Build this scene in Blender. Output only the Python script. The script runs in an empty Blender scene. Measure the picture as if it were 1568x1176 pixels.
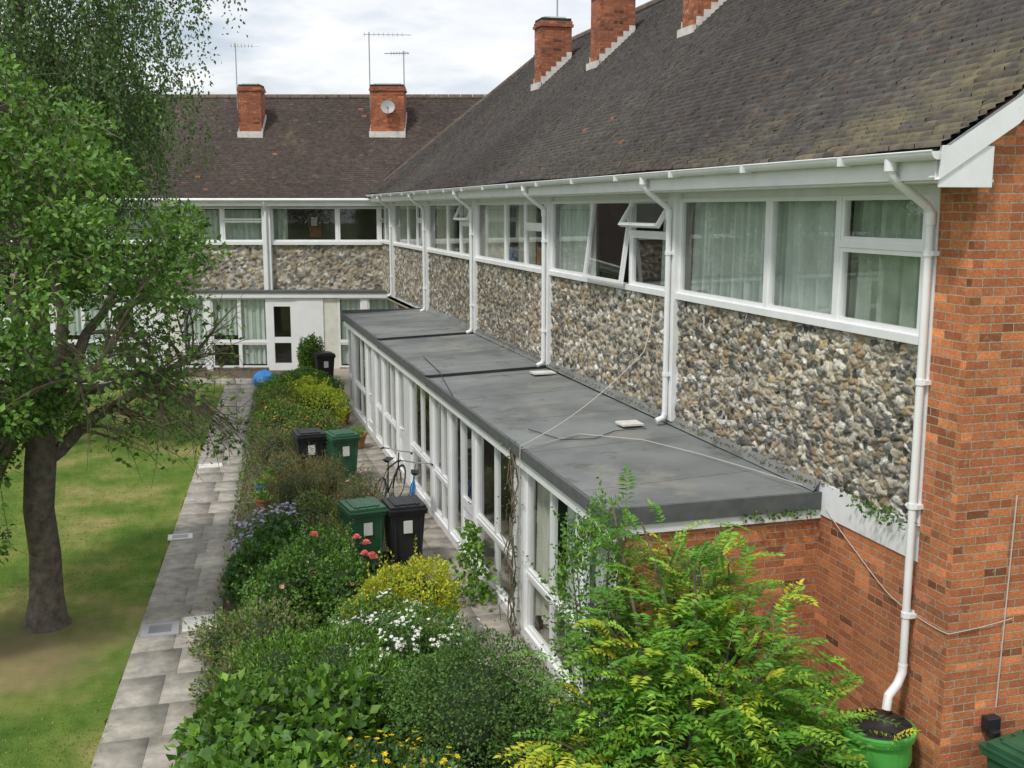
import bpy, math, numpy as np
from mathutils import Vector, Matrix
rng=np.random.default_rng(7)
S=bpy.context.scene
COL=S.collection
# ---------------------------------------------------------------- materials
def nmat(name):
    m=bpy.data.materials.new(name); m.use_nodes=True
    nt=m.node_tree; b=nt.nodes['Principled BSDF']
    return m,nt,b
def N(nt,t,**k):
    n=nt.nodes.new(t)
    for a,v in k.items(): setattr(n,a,v)
    return n
def mixc(nt,blend,f,a,b):
    n=N(nt,'ShaderNodeMix',data_type='RGBA',blend_type=blend)
    for i,v in ((0,f),(6,a),(7,b)):
        if hasattr(v,'type') and hasattr(v,'node'): nt.links.new(v,n.inputs[i])
        else: n.inputs[i].default_value=v
    return n.outputs[2]
def c4(c): return (c[0],c[1],c[2],1)
def ramp(nt,src,p):
    r=N(nt,'ShaderNodeValToRGB'); e=r.color_ramp.elements
    while len(e)<len(p): e.new(.5)
    for i,(x,c) in enumerate(p):
        e[i].position=x; e[i].color=c4(c) if hasattr(c,'__len__') else (c,c,c,1)
    nt.links.new(src,r.inputs[0]); return r.outputs[0]
def noise(nt,scale,detail=3,vec=None,rough=.6):
    n=N(nt,'ShaderNodeTexNoise'); n.inputs['Scale'].default_value=scale
    n.inputs['Detail'].default_value=detail; n.inputs['Roughness'].default_value=rough
    if vec is None:
        g=N(nt,'ShaderNodeNewGeometry'); vec=g.outputs['Position']
    nt.links.new(vec,n.inputs['Vector']); return n.outputs['Fac']
def bump(nt,b,h,s=.3,d=.01):
    n=N(nt,'ShaderNodeBump'); n.inputs['Strength'].default_value=s; n.inputs['Distance'].default_value=d
    nt.links.new(h,n.inputs['Height']); nt.links.new(n.outputs[0],b.inputs['Normal'])
def plain(name,c,rough=.6,var=.25,sc=4,bs=0,bsc=40,metal=0,dirt=None,dirt2=None):
    m,nt,b=nmat(name)
    f=noise(nt,sc,3)
    lo=[x*(1-var) for x in c]; hi=[min(1,x*(1+var)) for x in c]
    col=ramp(nt,f,[(.3,lo),(.7,hi)])
    for dd in (dirt,dirt2):
        if dd:
            f2=noise(nt,dd[0],6); mk=ramp(nt,f2,[(dd[2],0.0),(dd[2]+.13,1.0)])
            col=mixc(nt,'MIX',mk,col,c4(dd[1]))
    nt.links.new(col,b.inputs['Base Color'])
    b.inputs['Roughness'].default_value=rough; b.inputs['Metallic'].default_value=metal
    if bs: bump(nt,b,noise(nt,bsc,3),bs,.01)
    return m
def brickmat(name,c1,c2,mort=(.42,.36,.28),w=.225,h=.075):
    m,nt,b=nmat(name)
    uv=N(nt,'ShaderNodeUVMap').outputs[0]
    nn=N(nt,'ShaderNodeTexNoise'); nn.inputs['Scale'].default_value=9; nn.inputs['Detail'].default_value=2; nt.links.new(uv,nn.inputs['Vector'])
    s1=N(nt,'ShaderNodeVectorMath',operation='MULTIPLY_ADD'); nt.links.new(nn.outputs['Color'],s1.inputs[0]); s1.inputs[1].default_value=(.012,.012,0); nt.links.new(uv,s1.inputs[2]); uvw=s1.outputs[0]
    t=N(nt,'ShaderNodeTexBrick'); nt.links.new(uvw,t.inputs['Vector'])
    t.inputs['Scale'].default_value=1; t.inputs['Brick Width'].default_value=w; t.inputs['Row Height'].default_value=h
    t.inputs['Mortar Size'].default_value=.006; t.inputs['Mortar Smooth'].default_value=.3
    t.inputs['Color1'].default_value=c4(c1); t.inputs['Color2'].default_value=c4(c2); t.inputs['Mortar'].default_value=c4(mort)
    vm=N(nt,'ShaderNodeVectorMath',operation='MULTIPLY'); nt.links.new(uvw,vm.inputs[0]); vm.inputs[1].default_value=(1/w,1/h,1)
    vf=N(nt,'ShaderNodeVectorMath',operation='FLOOR'); nt.links.new(vm.outputs[0],vf.inputs[0])
    wn=N(nt,'ShaderNodeTexWhiteNoise',noise_dimensions='3D'); nt.links.new(vf.outputs[0],wn.inputs['Vector'])
    v=ramp(nt,wn.outputs[0],[(.0,.35),(.05,.75),(.5,1.),(.93,1.1),(.98,1.5)])
    inv=N(nt,'ShaderNodeMath',operation='SUBTRACT'); inv.inputs[0].default_value=1; nt.links.new(t.outputs['Fac'],inv.inputs[1])
    col=mixc(nt,'MULTIPLY',inv.outputs[0],t.outputs['Color'],v)
    st=ramp(nt,noise(nt,1.1,5),[(.3,(.66,.66,.66)),(.7,(1.14,1.1,1.0))])
    col=mixc(nt,'MULTIPLY',.8,col,st)
    mk=ramp(nt,noise(nt,14,4),[(.58,0.),(.72,.6)])
    col=mixc(nt,'MIX',mk,col,(.48,.37,.27,1))
    st2=ramp(nt,noise(nt,45,3),[(.35,(.72,.72,.72)),(.65,(1.18,1.18,1.18))])
    col=mixc(nt,'MULTIPLY',.8,col,st2)
    nt.links.new(col,b.inputs['Base Color']); b.inputs['Roughness'].default_value=.9
    a=N(nt,'ShaderNodeMath',operation='MULTIPLY_ADD'); nt.links.new(noise(nt,60,3),a.inputs[0]); a.inputs[1].default_value=.5; nt.links.new(inv.outputs[0],a.inputs[2])
    bump(nt,b,a.outputs[0],.7,.009)
    return m
def colmat(name,rough=.85,nz=0,bs=0,trans=0,spec=.3):
    m,nt,b=nmat(name)
    a=N(nt,'ShaderNodeAttribute',attribute_name='Col'); col=a.outputs['Color']
    if nz:
        col=mixc(nt,'MULTIPLY',1.0,col,ramp(nt,noise(nt,nz,4),[(.3,(.68,.68,.68)),(.7,(1.25,1.25,1.25))]))
    nt.links.new(col,b.inputs['Base Color']); b.inputs['Roughness'].default_value=rough
    b.inputs['Specular IOR Level'].default_value=spec
    if bs: bump(nt,b,noise(nt,nz*2,3),bs,.01)
    if trans:
        t=N(nt,'ShaderNodeBsdfTranslucent')
        nt.links.new(mixc(nt,'MULTIPLY',1.0,col,(1.5,1.7,.6,1)),t.inputs[0])
        mx=N(nt,'ShaderNodeMixShader'); mx.inputs[0].default_value=trans
        nt.links.new(b.outputs[0],mx.inputs[1]); nt.links.new(t.outputs[0],mx.inputs[2])
        nt.links.new(mx.outputs[0],nt.nodes['Material Output'].inputs[0])
    return m
def glassmat():
    m,nt,b=nmat('window_glass'); nt.nodes.remove(b)
    t=N(nt,'ShaderNodeBsdfTransparent'); t.inputs[0].default_value=(.90,.93,.91,1)
    g=N(nt,'ShaderNodeBsdfGlossy'); g.inputs['Roughness'].default_value=.01
    f=N(nt,'ShaderNodeLayerWeight'); f.inputs[0].default_value=.5
    p=N(nt,'ShaderNodeMath',operation='POWER'); nt.links.new(f.outputs['Facing'],p.inputs[0]); p.inputs[1].default_value=3.2
    q=N(nt,'ShaderNodeMath',operation='MULTIPLY_ADD'); nt.links.new(p.outputs[0],q.inputs[0]); q.inputs[1].default_value=.66; q.inputs[2].default_value=.08
    mx=N(nt,'ShaderNodeMixShader'); nt.links.new(q.outputs[0],mx.inputs[0]); nt.links.new(t.outputs[0],mx.inputs[1]); nt.links.new(g.outputs[0],mx.inputs[2])
    bn=N(nt,'ShaderNodeBump'); bn.inputs['Strength'].default_value=.03; nt.links.new(noise(nt,1.5,1),bn.inputs['Height']); nt.links.new(bn.outputs[0],g.inputs['Normal'])
    nt.links.new(mx.outputs[0],nt.nodes['Material Output'].inputs[0]); return m
M={}
M['white']=plain('white_paint',(.80,.81,.82),.45,.06,3,dirt=(6,(.56,.56,.50),.66))
M['whitep']=plain('white_pvc',(.82,.83,.84),.3,.04,3)
M['brick']=brickmat('orange_brick',(.62,.225,.085),(.44,.14,.06))
M['brickd']=brickmat('chimney_brick',(.50,.16,.07),(.30,.085,.045),(.22,.17,.13))
M['glass']=glassmat()
M['felt']=plain('roofing_felt',(.175,.187,.185),.85,.3,.8,.4,25,dirt=(1.3,(.24,.235,.21),.54),dirt2=(2.3,(.10,.105,.09),.58))
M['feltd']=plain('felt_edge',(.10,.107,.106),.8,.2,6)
M['curt']=plain('net_curtain',(.62,.68,.64),.9,.12,3)
M['curt2']=plain('curtain_green',(.46,.54,.45),.9,.2,3)
M['curt3']=plain('curtain_cream',(.70,.70,.62),.9,.1,3)
M['int']=plain('interior_wall',(.34,.30,.25),.9,.1,1)
M['dark']=plain('interior_dark',(.06,.055,.05),.9,.3,1)
M['tile']=colmat('roof_tiles',.9,9,.4,spec=.15)
M['tileb']=plain('tile_underlay',(.03,.027,.025),.95,.3,5)
M['ridge']=plain('ridge_tile',(.13,.10,.08),.9,.35,6,.4,30)
M['flint']=colmat('flint_wall',.8,35,.5,spec=.25)
M['leaf']=colmat('leaf',.5,0,0,.25,.35)
M['petal']=colmat('petal',.6,0,0,.2)
M['bark']=plain('bark',(.12,.10,.08),.95,.45,9,.9,30,dirt=(4,(.13,.15,.08),.6))
M['twig']=plain('twig',(.17,.135,.10),.9,.3,9)
M['slab']=colmat('paving_slab',.9,5,.3)
M['soil']=plain('soil',(.10,.075,.05),.95,.4,6,.8,30)
M['steel']=plain('steel',(.4,.4,.4),.35,.1,3,metal=.9)
M['black']=plain('black_plastic',(.018,.019,.022),.42,.2,4,.1,60)
M['green']=plain('green_plastic',(.028,.10,.05),.42,.18,4,.1,60)
M['greenb']=plain('bright_green_plastic',(.08,.36,.06),.35,.1,4)
M['label']=plain('label_paper',(.7,.7,.66),.7,.05,8)
M['blue']=plain('blue_plastic',(.04,.24,.62),.4,.2,5)
M['bluepot']=plain('blue_glaze',(.05,.10,.18),.25,.3,5)
M['terra']=plain('terracotta',(.35,.14,.07),.85,.2,6)
M['lead']=plain('mortar_flashing',(.66,.64,.60),.8,.15,6,.3,30)
M['cable_w']=plain('white_cable',(.52,.50,.46),.6,.05,3)
M['cable_b']=plain('black_cable',(.03,.03,.03),.6,.05,3)
M['dishm']=plain('dish_grey',(.35,.35,.36),.5,.1,3)
def lawnmat():
    m,nt,b=nmat('lawn_grass')
    f=noise(nt,.62,6); f2=noise(nt,5,5); f3=noise(nt,70,3)
    col=ramp(nt,f,[(.34,(.085,.165,.03)),(.46,(.135,.215,.042)),(.55,(.21,.25,.07)),(.66,(.33,.30,.13))])
    col=mixc(nt,'MULTIPLY',.9,col,ramp(nt,f2,[(.3,(.70,.76,.6)),(.7,(1.22,1.17,1.12))]))
    col=mixc(nt,'MULTIPLY',.9,col,ramp(nt,f3,[(.3,(.6,.6,.6)),(.7,(1.3,1.3,1.3))]))
    g=N(nt,'ShaderNodeNewGeometry'); vm=N(nt,'ShaderNodeVectorMath',operation='DISTANCE')
    nt.links.new(g.outputs['Position'],vm.inputs[0]); vm.inputs[1].default_value=(-2.4,14.0,0)
    ad=N(nt,'ShaderNodeMath',operation='MULTIPLY_ADD'); nt.links.new(noise(nt,1.8,4),ad.inputs[0]); ad.inputs[1].default_value=2.6; nt.links.new(vm.outputs['Value'],ad.inputs[2])
    mr=N(nt,'ShaderNodeMapRange'); nt.links.new(ad.outputs[0],mr.inputs[0]); mr.inputs[1].default_value=1.4; mr.inputs[2].default_value=3.1; mr.inputs[3].default_value=.85; mr.inputs[4].default_value=0
    col=mixc(nt,'MIX',mr.outputs[0],col,(.27,.20,.12,1))
    nt.links.new(col,b.inputs['Base Color']); b.inputs['Roughness'].default_value=.95; b.inputs['Specular IOR Level'].default_value=.1
    bump(nt,b,noise(nt,120,3),.8,.02); return m
M['lawn']=lawnmat()
M['ground']=plain('ground_grass',(.09,.14,.04),.95,.35,.6,.5,20)
# ---------------------------------------------------------------- mesh builder
class MB:
    def __init__(s): s.v=[];s.f=[];s.m=[];s.mats=[]
    def mi(s,k):
        if k not in s.mats: s.mats.append(k)
        return s.mats.index(k)
    def poly(s,pts,k):
        i=len(s.v); s.v+=[tuple(p) for p in pts]; s.f.append(tuple(range(i,i+len(pts)))); s.m.append(s.mi(k))
    def box(s,x0,x1,y0,y1,z0,z1,k,T=None,tx=1,ty=1):
        cx,cy=(x0+x1)/2,(y0+y1)/2
        P=[]
        for z in (z0,z1):
            fx,fy=(tx,ty) if z==z0 else (1,1)
            P+=[(cx+(x0-cx)*fx,cy+(y0-cy)*fy,z),(cx+(x1-cx)*fx,cy+(y0-cy)*fy,z),(cx+(x1-cx)*fx,cy+(y1-cy)*fy,z),(cx+(x0-cx)*fx,cy+(y1-cy)*fy,z)]
        if T: P=[T(p) for p in P]
        i=len(s.v); s.v+=[tuple(p) for p in P]
        for q in ((3,2,1,0),(4,5,6,7),(0,1,5,4),(1,2,6,5),(2,3,7,6),(3,0,4,7)):
            s.f.append(tuple(i+a for a in q)); s.m.append(s.mi(k))
    def tube(s,pts,r,k,n=8,close=False,cap=True):
        pts=[Vector(p) for p in pts]; L=len(pts); i0=len(s.v)
        rr=r if hasattr(r,'__len__') else [r]*L
        u=None
        for a in range(L):
            if close: t=pts[(a+1)%L]-pts[a-1]
            else: t=pts[min(a+1,L-1)]-pts[max(a-1,0)]
            if t.length<1e-9: t=Vector((0,0,1))
            t.normalize()
            if u is None: u=t.orthogonal().normalized()
            else:
                u=u-t*u.dot(t)
                u=u.normalized() if u.length>1e-6 else t.orthogonal().normalized()
            w=t.cross(u)
            for b in range(n):
                an=2*math.pi*b/n
                s.v.append(tuple(pts[a]+(u*math.cos(an)+w*math.sin(an))*rr[a]))
        for a in range(L if close else L-1):
            for b in range(n):
                A=i0+a*n;B=i0+((a+1)%L)*n
                s.f.append((A+b,A+(b+1)%n,B+(b+1)%n,B+b)); s.m.append(s.mi(k))
        if cap and not close:
            s.f.append(tuple(i0+b for b in range(n))[::-1]); s.m.append(s.mi(k))
            s.f.append(tuple(i0+(L-1)*n+b for b in range(n))); s.m.append(s.mi(k))
    def obj(s,name,parent=None,smooth=False,loc=None,rz=0,bevel=0):
        me=bpy.data.meshes.new(name); me.from_pydata(s.v,[],s.f); me.update()
        for k in s.mats: me.materials.append(M[k])
        me.polygons.foreach_set('material_index',s.m)
        uv=me.uv_layers.new(name='UVMap').data
        vs=s.v
        for p in me.polygons:
            n=p.normal; ax,ay,az=abs(n.x),abs(n.y),abs(n.z)
            for li in p.loop_indices:
                c=vs[me.loops[li].vertex_index]
                uv[li].uv=(c[1],c[2]) if (ax>=ay and ax>=az) else ((c[0],c[2]) if ay>=az else (c[0],c[1]))
        if smooth:
            me.polygons.foreach_set('use_smooth',[True]*len(me.polygons))
            try: me.set_sharp_from_angle(angle=math.radians(40))
            except Exception: pass
        o=bpy.data.objects.new(name,me); COL.objects.link(o)
        if parent: o.parent=parent
        if loc: o.location=loc
        o.rotation_euler[2]=rz
        if bevel:
            b=o.modifiers.new('b','BEVEL'); b.width=bevel; b.segments=2; b.limit_method='ANGLE'
        return o
def empty(name,loc=(0,0,0),rz=0):
    o=bpy.data.objects.new(name,None); COL.objects.link(o); o.location=loc; o.rotation_euler[2]=rz; return o
def npmesh(name,V,F,mat,col=None,parent=None,smooth=False):
    V=np.asarray(V,np.float32).reshape(-1,3); F=np.asarray(F,np.int32); k=F.shape[1]
    me=bpy.data.meshes.new(name); me.vertices.add(len(V)); me.vertices.foreach_set('co',V.ravel())
    me.loops.add(F.size); me.loops.foreach_set('vertex_index',F.ravel())
    me.polygons.add(len(F)); me.polygons.foreach_set('loop_start',np.arange(0,F.size,k,dtype=np.int32))
    if smooth: me.polygons.foreach_set('use_smooth',np.ones(len(F),bool))
    me.update(calc_edges=True); me.materials.append(M[mat])
    if col is not None:
        a=me.color_attributes.new('Col','FLOAT_COLOR','POINT')
        c=np.ones((len(V),4),np.float32); c[:,:3]=col; a.data.foreach_set('color',c.ravel())
    o=bpy.data.objects.new(name,me); COL.objects.link(o)
    if parent: o.parent=parent
    return o
def sn(x,y,seed=0,k=1.0,oct=5):
    r=np.random.default_rng(seed+100); o=np.zeros_like(x,dtype=float); amp=1;tot=0
    for i in range(oct):
        for j in range(3):
            a=r.uniform(0,6.28); f=k*(1.8**i)*r.uniform(.7,1.3); o=o+amp*np.sin(f*(x*math.cos(a)+y*math.sin(a))+r.uniform(0,6.28)); tot+=amp
        amp*=.65
    return o/tot*1.7
# ---------------------------------------------------------------- flint
PAL=np.array([[.72,.69,.62],[.54,.49,.40],[.44,.39,.30],[.34,.29,.22],[.30,.28,.245],[.44,.34,.22],[.13,.125,.115],[.62,.60,.56],[.33,.24,.15],[.48,.44,.36]])
def flint(name,u0,u1,z0,z1,X0,res,parent,axis='x',st=.085,seed=1,relief=1.0):
    r=np.random.default_rng(seed)
    nu=int((u1-u0)/res)+1; nz=int((z1-z0)/res)+1
    U,Z=np.meshgrid(np.linspace(u0,u1,nu),np.linspace(z0,z1,nz),indexing='ij')
    u=U+.028*sn(U,Z,seed,13,4)+.012*sn(U,Z,seed+5,55,2); z=Z+.024*sn(U,Z,seed+1,13,4)+.010*sn(U,Z,seed+6,55,2)
    gx=(u-u0)/(st*1.3); gz=(z-z0)/(st*.82)
    NX=int(gx.max())+6;NZ=int(gz.max())+6
    jx=r.uniform(.05,.95,(NX,NZ)); jz=r.uniform(.05,.95,(NX,NZ)); wt=r.uniform(0,.42,(NX,NZ))
    cid=r.random((NX,NZ)); hid=r.random((NX,NZ)); br=r.uniform(.72,1.15,(NX,NZ))
    ix=np.floor(gx).astype(int); iz=np.floor(gz).astype(int)
    d1=np.full(gx.shape,9.);d2=np.full(gx.shape,9.);bi=np.zeros_like(ix);bj=np.zeros_like(ix)
    for a in (-1,0,1):
        for b in (-1,0,1):
            I=np.clip(ix+a+2,0,NX-1);J=np.clip(iz+b+2,0,NZ-1)
            d=np.sqrt((ix+a+jx[I,J]-gx)**2+(iz+b+jz[I,J]-gz)**2)+wt[I,J]
            m=d<d1
            d2=np.where(m,d1,np.minimum(d2,d)); d1=np.where(m,d,d1); bi=np.where(m,I,bi); bj=np.where(m,J,bj)
    e=(d2-d1)
    s=np.clip((e-.06)/.38,0,1); dome=np.sqrt(1-(1-s)**2)
    h=dome*(.012+.038*hid[bi,bj])*relief+.005*sn(U,Z,seed+9,90,3)*relief*dome
    ci=np.minimum((cid[bi,bj]*len(PAL)).astype(int),len(PAL)-1)
    c=PAL[ci]*br[bi,bj][...,None]
    core=(cid[bi,bj]*37%1<.42)&(e>.28+.28*sn(U,Z,seed+3,35,3)); c=np.where(core[...,None],np.array([.095,.095,.092])*(.6+hid[bi,bj][...,None]*1.7),c)
    c=c*(1+.35*sn(U,Z,seed+11,50,3))[...,None]
    mort=np.array([.38,.335,.26])*(1+.25*sn(U,Z,seed+4,3,4))[...,None]
    mk=np.clip((e-.065)/.08,0,1)[...,None]; c=mort*(1-mk)+c*mk
    c=c*(.97+.22*sn(U,Z,seed+8,1.2,4))[...,None]
    c=np.clip(c,.01,.85)
    V=np.stack([X0-h,U,Z],-1) if axis=='x' else np.stack([U,X0-h,Z],-1)
    idx=np.arange(nu*nz).reshape(nu,nz)
    F=np.stack([idx[:-1,:-1],idx[1:,:-1],idx[1:,1:],idx[:-1,1:]],-1).reshape(-1,4)
    if axis=='x': F=F[:,::-1]
    return npmesh(name,V.reshape(-1,3),F,'flint',c.reshape(-1,3),parent,True)
# ---------------------------------------------------------------- tiles
def H(u): return np.where(u<.7,.62*u,.434+.9*(u-.7))
def tiles(name,a0,a1,umax,E,zE,parent,axis='x',seed=3,sgn=1,near=None,tint=(1,1,1)):
    r=np.random.default_rng(seed); st=.078; rows=int(umax/st); VV=[];CC=[]
    for i in range(rows):
        u0=i*st;u1=u0+st*1.25
        lo,hi=a0(u0+.04),a1(u0+.04); w=.165
        if hi-lo<w: continue
        A=np.arange(lo-(i%2)*w/2,hi,w); n=len(A)
        L=np.maximum(A+.001+r.uniform(0,.002,n),lo); R=np.minimum(A+w-.001,hi)
        k=R-L>.01; L=L[k];R=R[k];n=len(L)
        if n==0: continue
        j=r.normal(0,.0022,n); tl=r.normal(0,.002,n); sl=r.normal(0,.0026,n)
        mid=(L+R)/2; wob=.012*np.sin(mid*1.1+i*.02)+.01*np.sin(mid*.37+1)
        z0=float(H(np.array(u0)))+zE+.044+j+wob; z1=float(H(np.array(u1)))+zE+.010+wob
        def P(a,u,z):
            uu=np.full_like(a,0)+u
            return np.stack([E+sgn*uu,a,z],-1) if axis=='x' else np.stack([a,E+sgn*uu,z],-1)
        V=np.stack([P(L,u0+sl,z0+tl),P(R,u0+sl,z0-tl),P(R,u1,z1+0*j),P(L,u1,z1+0*j),P(L,u0+sl-.002,z0+tl-.038),P(R,u0+sl-.002,z0-tl-.038)],1)
        VV.append(V)
        um=np.full_like(mid,u0)
        base=np.array([.078,.071,.067])*r.uniform(.84,1.16,(n,1))*np.array(tint)
        br=(r.random(n)<.05)[:,None]; base=np.where(br,np.array([.11,.08,.062])*r.uniform(.7,1.2,(n,1)),base)
        lg=sn(mid,um,seed,.7,5)
        base*= (1+.22*lg)[:,None]
        moss=np.clip(sn(mid,um,seed+20,1.3,6)*1.2-.1+(.85-um*.4 if near else -.45),0,1)*r.uniform(.1,1,n)
        if near is not None: moss=moss*np.clip(1.3-(mid-near)/8,.1,1)
        base=base*(1-moss[:,None]*.7)+np.array([.22,.19,.11])*moss[:,None]*.7
        orange=(r.random(n)<.0015)[:,None]; base=np.where(orange,np.array([.28,.12,.07]),base)
        CC.append(np.repeat(base[:,None,:],6,1))
    V=np.concatenate(VV);C=np.concatenate(CC);n=len(V)
    o=np.arange(n)[:,None]*6
    F=np.concatenate([o+np.array([[0,1,2,3]]),o+np.array([[4,5,1,0]])])
    return npmesh(name,V.reshape(-1,3),F,'tile',np.clip(C,0.01,1).reshape(-1,3),parent)
# ---------------------------------------------------------------- windows
def pane(mb,gb,face,u0,u1,z0,z1,fw=.05,tilt=0,k='whitep',bar=None,depth=.06):
    def T(p):
        o,u,z=p
        if tilt:
            dz=z-z1; o2=o*math.cos(tilt)-dz*math.sin(tilt); z=z1+dz*math.cos(tilt)+o*math.sin(tilt); o=o2
        return face(o,u,z)
    d=depth/2
    def B(a,b,c,e,q=0): mb.box(-d-q,d+q,a,b,c,e,k,T)
    B(u0,u0+fw,z0,z1);B(u1-fw,u1,z0,z1);B(u0+fw,u1-fw,z0,z0+fw,-.002);B(u0+fw,u1-fw,z1-fw,z1,-.002)
    gb.poly([T((0,u0+fw,z0+fw)),T((0,u1-fw,z0+fw)),T((0,u1-fw,z1-fw)),T((0,u0+fw,z1-fw))],'glass')
def curtain(mb,face,u0,u1,z0,z1,k,out=-.16,amp=.035,lam=.16,seed=0,gather=0):
    n=max(8,int((u1-u0)/.025)); r=np.random.default_rng(seed); ph=r.uniform(0,6)
    pr=None
    for i in range(n+1):
        u=u0+(u1-u0)*i/n
        o=out+amp*math.sin(2*math.pi*u/lam+ph+1.2*math.sin(u*3+ph))+.4*amp*math.sin(u*71)
        cu=(face(o*1.0,u,z1),face(out+(o-out)*1.6,u+.02*math.sin(u*9),z0))
        if pr: mb.poly([pr[1],cu[1],cu[0],pr[0]],k)
        pr=cu
# ================================================================ RIGHT HOUSE
XF=6.0; YP=[7.9,13.05,18.4,23.8,29.2,34.6,37.6]
EX=5.5; EZ=5.96; YN=7.25; YE=38.1; UR=4.9
R=empty('brick_terrace_house')
fr=lambda o,u,z:(XF-o,u,z)
wall=MB()
wall.box(5.965,6.35,7.35,7.80,0,5.70,'brick')
prof=[(u,float(H(np.array(u)))) for u in (0.47,.7,1.5,3,4.9)]
top=[(EX+u,7.352,EZ+h-.04) for u,h in prof]+[(EX+9.8-u,7.352,EZ+h-.04) for u,h in prof[::-1][1:]]
wall.poly([(5.968,7.352,0),(14.8,7.352,0)]+top[::-1],'brick')
wall.box(14.6,14.8,7.4,YE-.5,0,5.7,'brick')
wall.box(6.0,6.2,7.8,9.45,0,2.40,'brick')
wall.box(3.87,6.0,9.45,9.60,0,2.36,'brick')
wall.obj('brick_walls',R)
tr=MB()
tr.box(5.985,6.2,7.8,9.6,2.40,2.74,'white')
tr.box(6.02,6.2,9.6,37.6,2.5,2.8,'white')
tr.box(5.56,5.60,YN+.02,YE,5.72,5.94,'white')
tr.box(5.60,6.05,YN+.03,YE,5.70,5.725,'white')
tr.box(5.52,6.0,YN-.015,YN+.015,5.66,5.98,'white')
tr.box(6.0,6.12,7.8,37.6,5.62,5.70,'white')
for (ua,ub) in ((0.0,.7),(.7,4.9)):
    ha,hb=[float(H(np.array(q))) for q in (ua,ub)]
    yy0,yy1,t0,t1,k=YN-.03,YN+.03,-.24,-.03,'white'
    a=(EX+ua,EZ+ha);b=(EX+ub,EZ+hb)
    for y in (yy0,yy1): tr.poly([(a[0],y,a[1]+t0),(b[0],y,b[1]+t0),(b[0],y,b[1]+t1),(a[0],y,a[1]+t1)],k)
    tr.poly([(a[0],yy0,a[1]+t0),(b[0],yy0,b[1]+t0),(b[0],yy1,b[1]+t0),(a[0],yy1,a[1]+t0)],k)
    tr.poly([(a[0],yy1,a[1]+t0+.02),(b[0],yy1,b[1]+t0+.02),(b[0],7.36,b[1]+t0+.02),(a[0],7.36,a[1]+t0+.02)],k)
for y in YP[1:6]:
    tr.box(5.90,6.03,y-.12,y+.12,2.70,5.70,'white')
tr.box(5.95,6.03,7.80,7.93,2.74,5.70,'white')
for i in range(6):
    a,b=YP[i]+(.12 if i else .03),YP[i+1]-.12
    tr.box(5.925,6.05,a,b,4.33,4.41,'white')
tr.obj('white_trim',R,bevel=.004)
gl=MB();wf=MB();cu=MB()
for i in range(6):
    a,b=YP[i]+(.12 if i else .03),YP[i+1]-.12; w=b-a
    y1=a+w*.27; y2=a+w*.545
    if i==1: y1=a+w*.28;y2=a+w*.60
    z0,z1=4.41,5.62
    tl2=.0; tv=0
    if i==1: tv=.55; tl2=.13
    if i==3: tv=.45
    wf.box(5.965,6.035,a,a+.045,z0,z1,'whitep'); 
    pane(wf,gl,fr,a+.045,y1-.03,z0,5.13,.045); 
    wf.box(5.96,6.04,a+.045,y1-.03,5.13,5.19,'whitep')
    pane(wf,gl,fr,a+.045,y1-.03,5.19,z1,.045,tv)
    wf.box(5.96,6.04,y1-.03,y1+.03,z0,z1,'whitep')
    pane(wf,gl,fr,y1+.03,y2-.03,z0,z1,.045,tl2)
    wf.box(5.96,6.04,y2-.03,y2+.03,z0,z1,'whitep')
    pane(wf,gl,fr,y2+.03,b,z0,z1,.045)
    if i==0:
        curtain(cu,fr,a+.05,y1+.1,z0-.02,z1,'curt2',-.2,.05,.34,1); curtain(cu,fr,y1+.1,y2+.25,z0,z1,'curt',-.17,.02,.11,2)
        curtain(cu,fr,y2-.1,b+.05,z0-.02,z1,'curt',-.22,.045,.3,3)
    elif i==1:
        curtain(cu,fr,y2+.25,b+.05,z0,z1,'curt',-.18,.03,.2,4); curtain(cu,fr,a-.05,a+.35,z0,z1,'curt',-.22,.05,.14,5)
        curtain(cu,fr,a+.6,a+1.0,z0,z1,'curt',-.3,.05,.14,5)
    elif i==2:
        curtain(cu,fr,y2+.5,b,z0,z1,'curt3',-.18,.03,.2,6); curtain(cu,fr,a,a+.6,z0,z1,'curt',-.2,.03,.2,7)
        curtain(cu,fr,y1+.2,y2+.1,z0,z1,'curt3',-.3,.03,.2,6); cu.box(6.15,6.3,y1-.5,y1-.2,4.42,4.75,'terra'); cu.box(6.15,6.3,y2+.1,y2+.3,4.42,4.7,'blue')
    else:
        curtain(cu,fr,a,a+w*.35,z0,z1,'curt3',-.18,.03,.2,8+i); curtain(cu,fr,y2,b,z0,z1,'curt3',-.2,.03,.2,20+i)
it=MB()
it.box(9.2,9.3,7.5,37.5,0,5.7,'int'); it.box(3.95,9.2,9.62,37.5,-.02,.06,'int')
it.box(6.02,9.2,7.5,37.5,2.45,2.6,'int'); it.box(6.1,9.2,7.5,37.5,5.72,5.8,'int')
for y in YP[1:]+[7.45]: it.box(6.05,9.2,y-.05,y+.05,0,5.7,'int')
for y in YP[1:5]: it.box(3.93,6.04,y-.05,y+.05,0,2.44,'int')
it.box(6.05,9.2,YP[6]-.3,YP[6]-.1,0,5.7,'int')
rr=np.random.default_rng(4)
for i in range(6):
    y=YP[i]+rr.uniform(1,2.5)
    it.box(8.6,9.18,y,y+1.3,2.6,4.6,'dark'); it.box(8.7,9.18,y-.4,y+1.4,.06,1.1,'dark')
    it.box(5.2,6.6,y+.2,y+1.5,.65,.72,'terra'); it.box(5.4,5.5,y+.4,y+.5,.06,.65,'terra'); it.box(6.3,6.4,y+1.2,y+1.3,.06,.65,'terra')
    it.box(9.15,9.19,y+1.9,y+2.6,4.2,4.8,'curt3')
it.obj('interior',R)
YX0,YX1=9.42,29.9
fl=MB()
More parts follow.
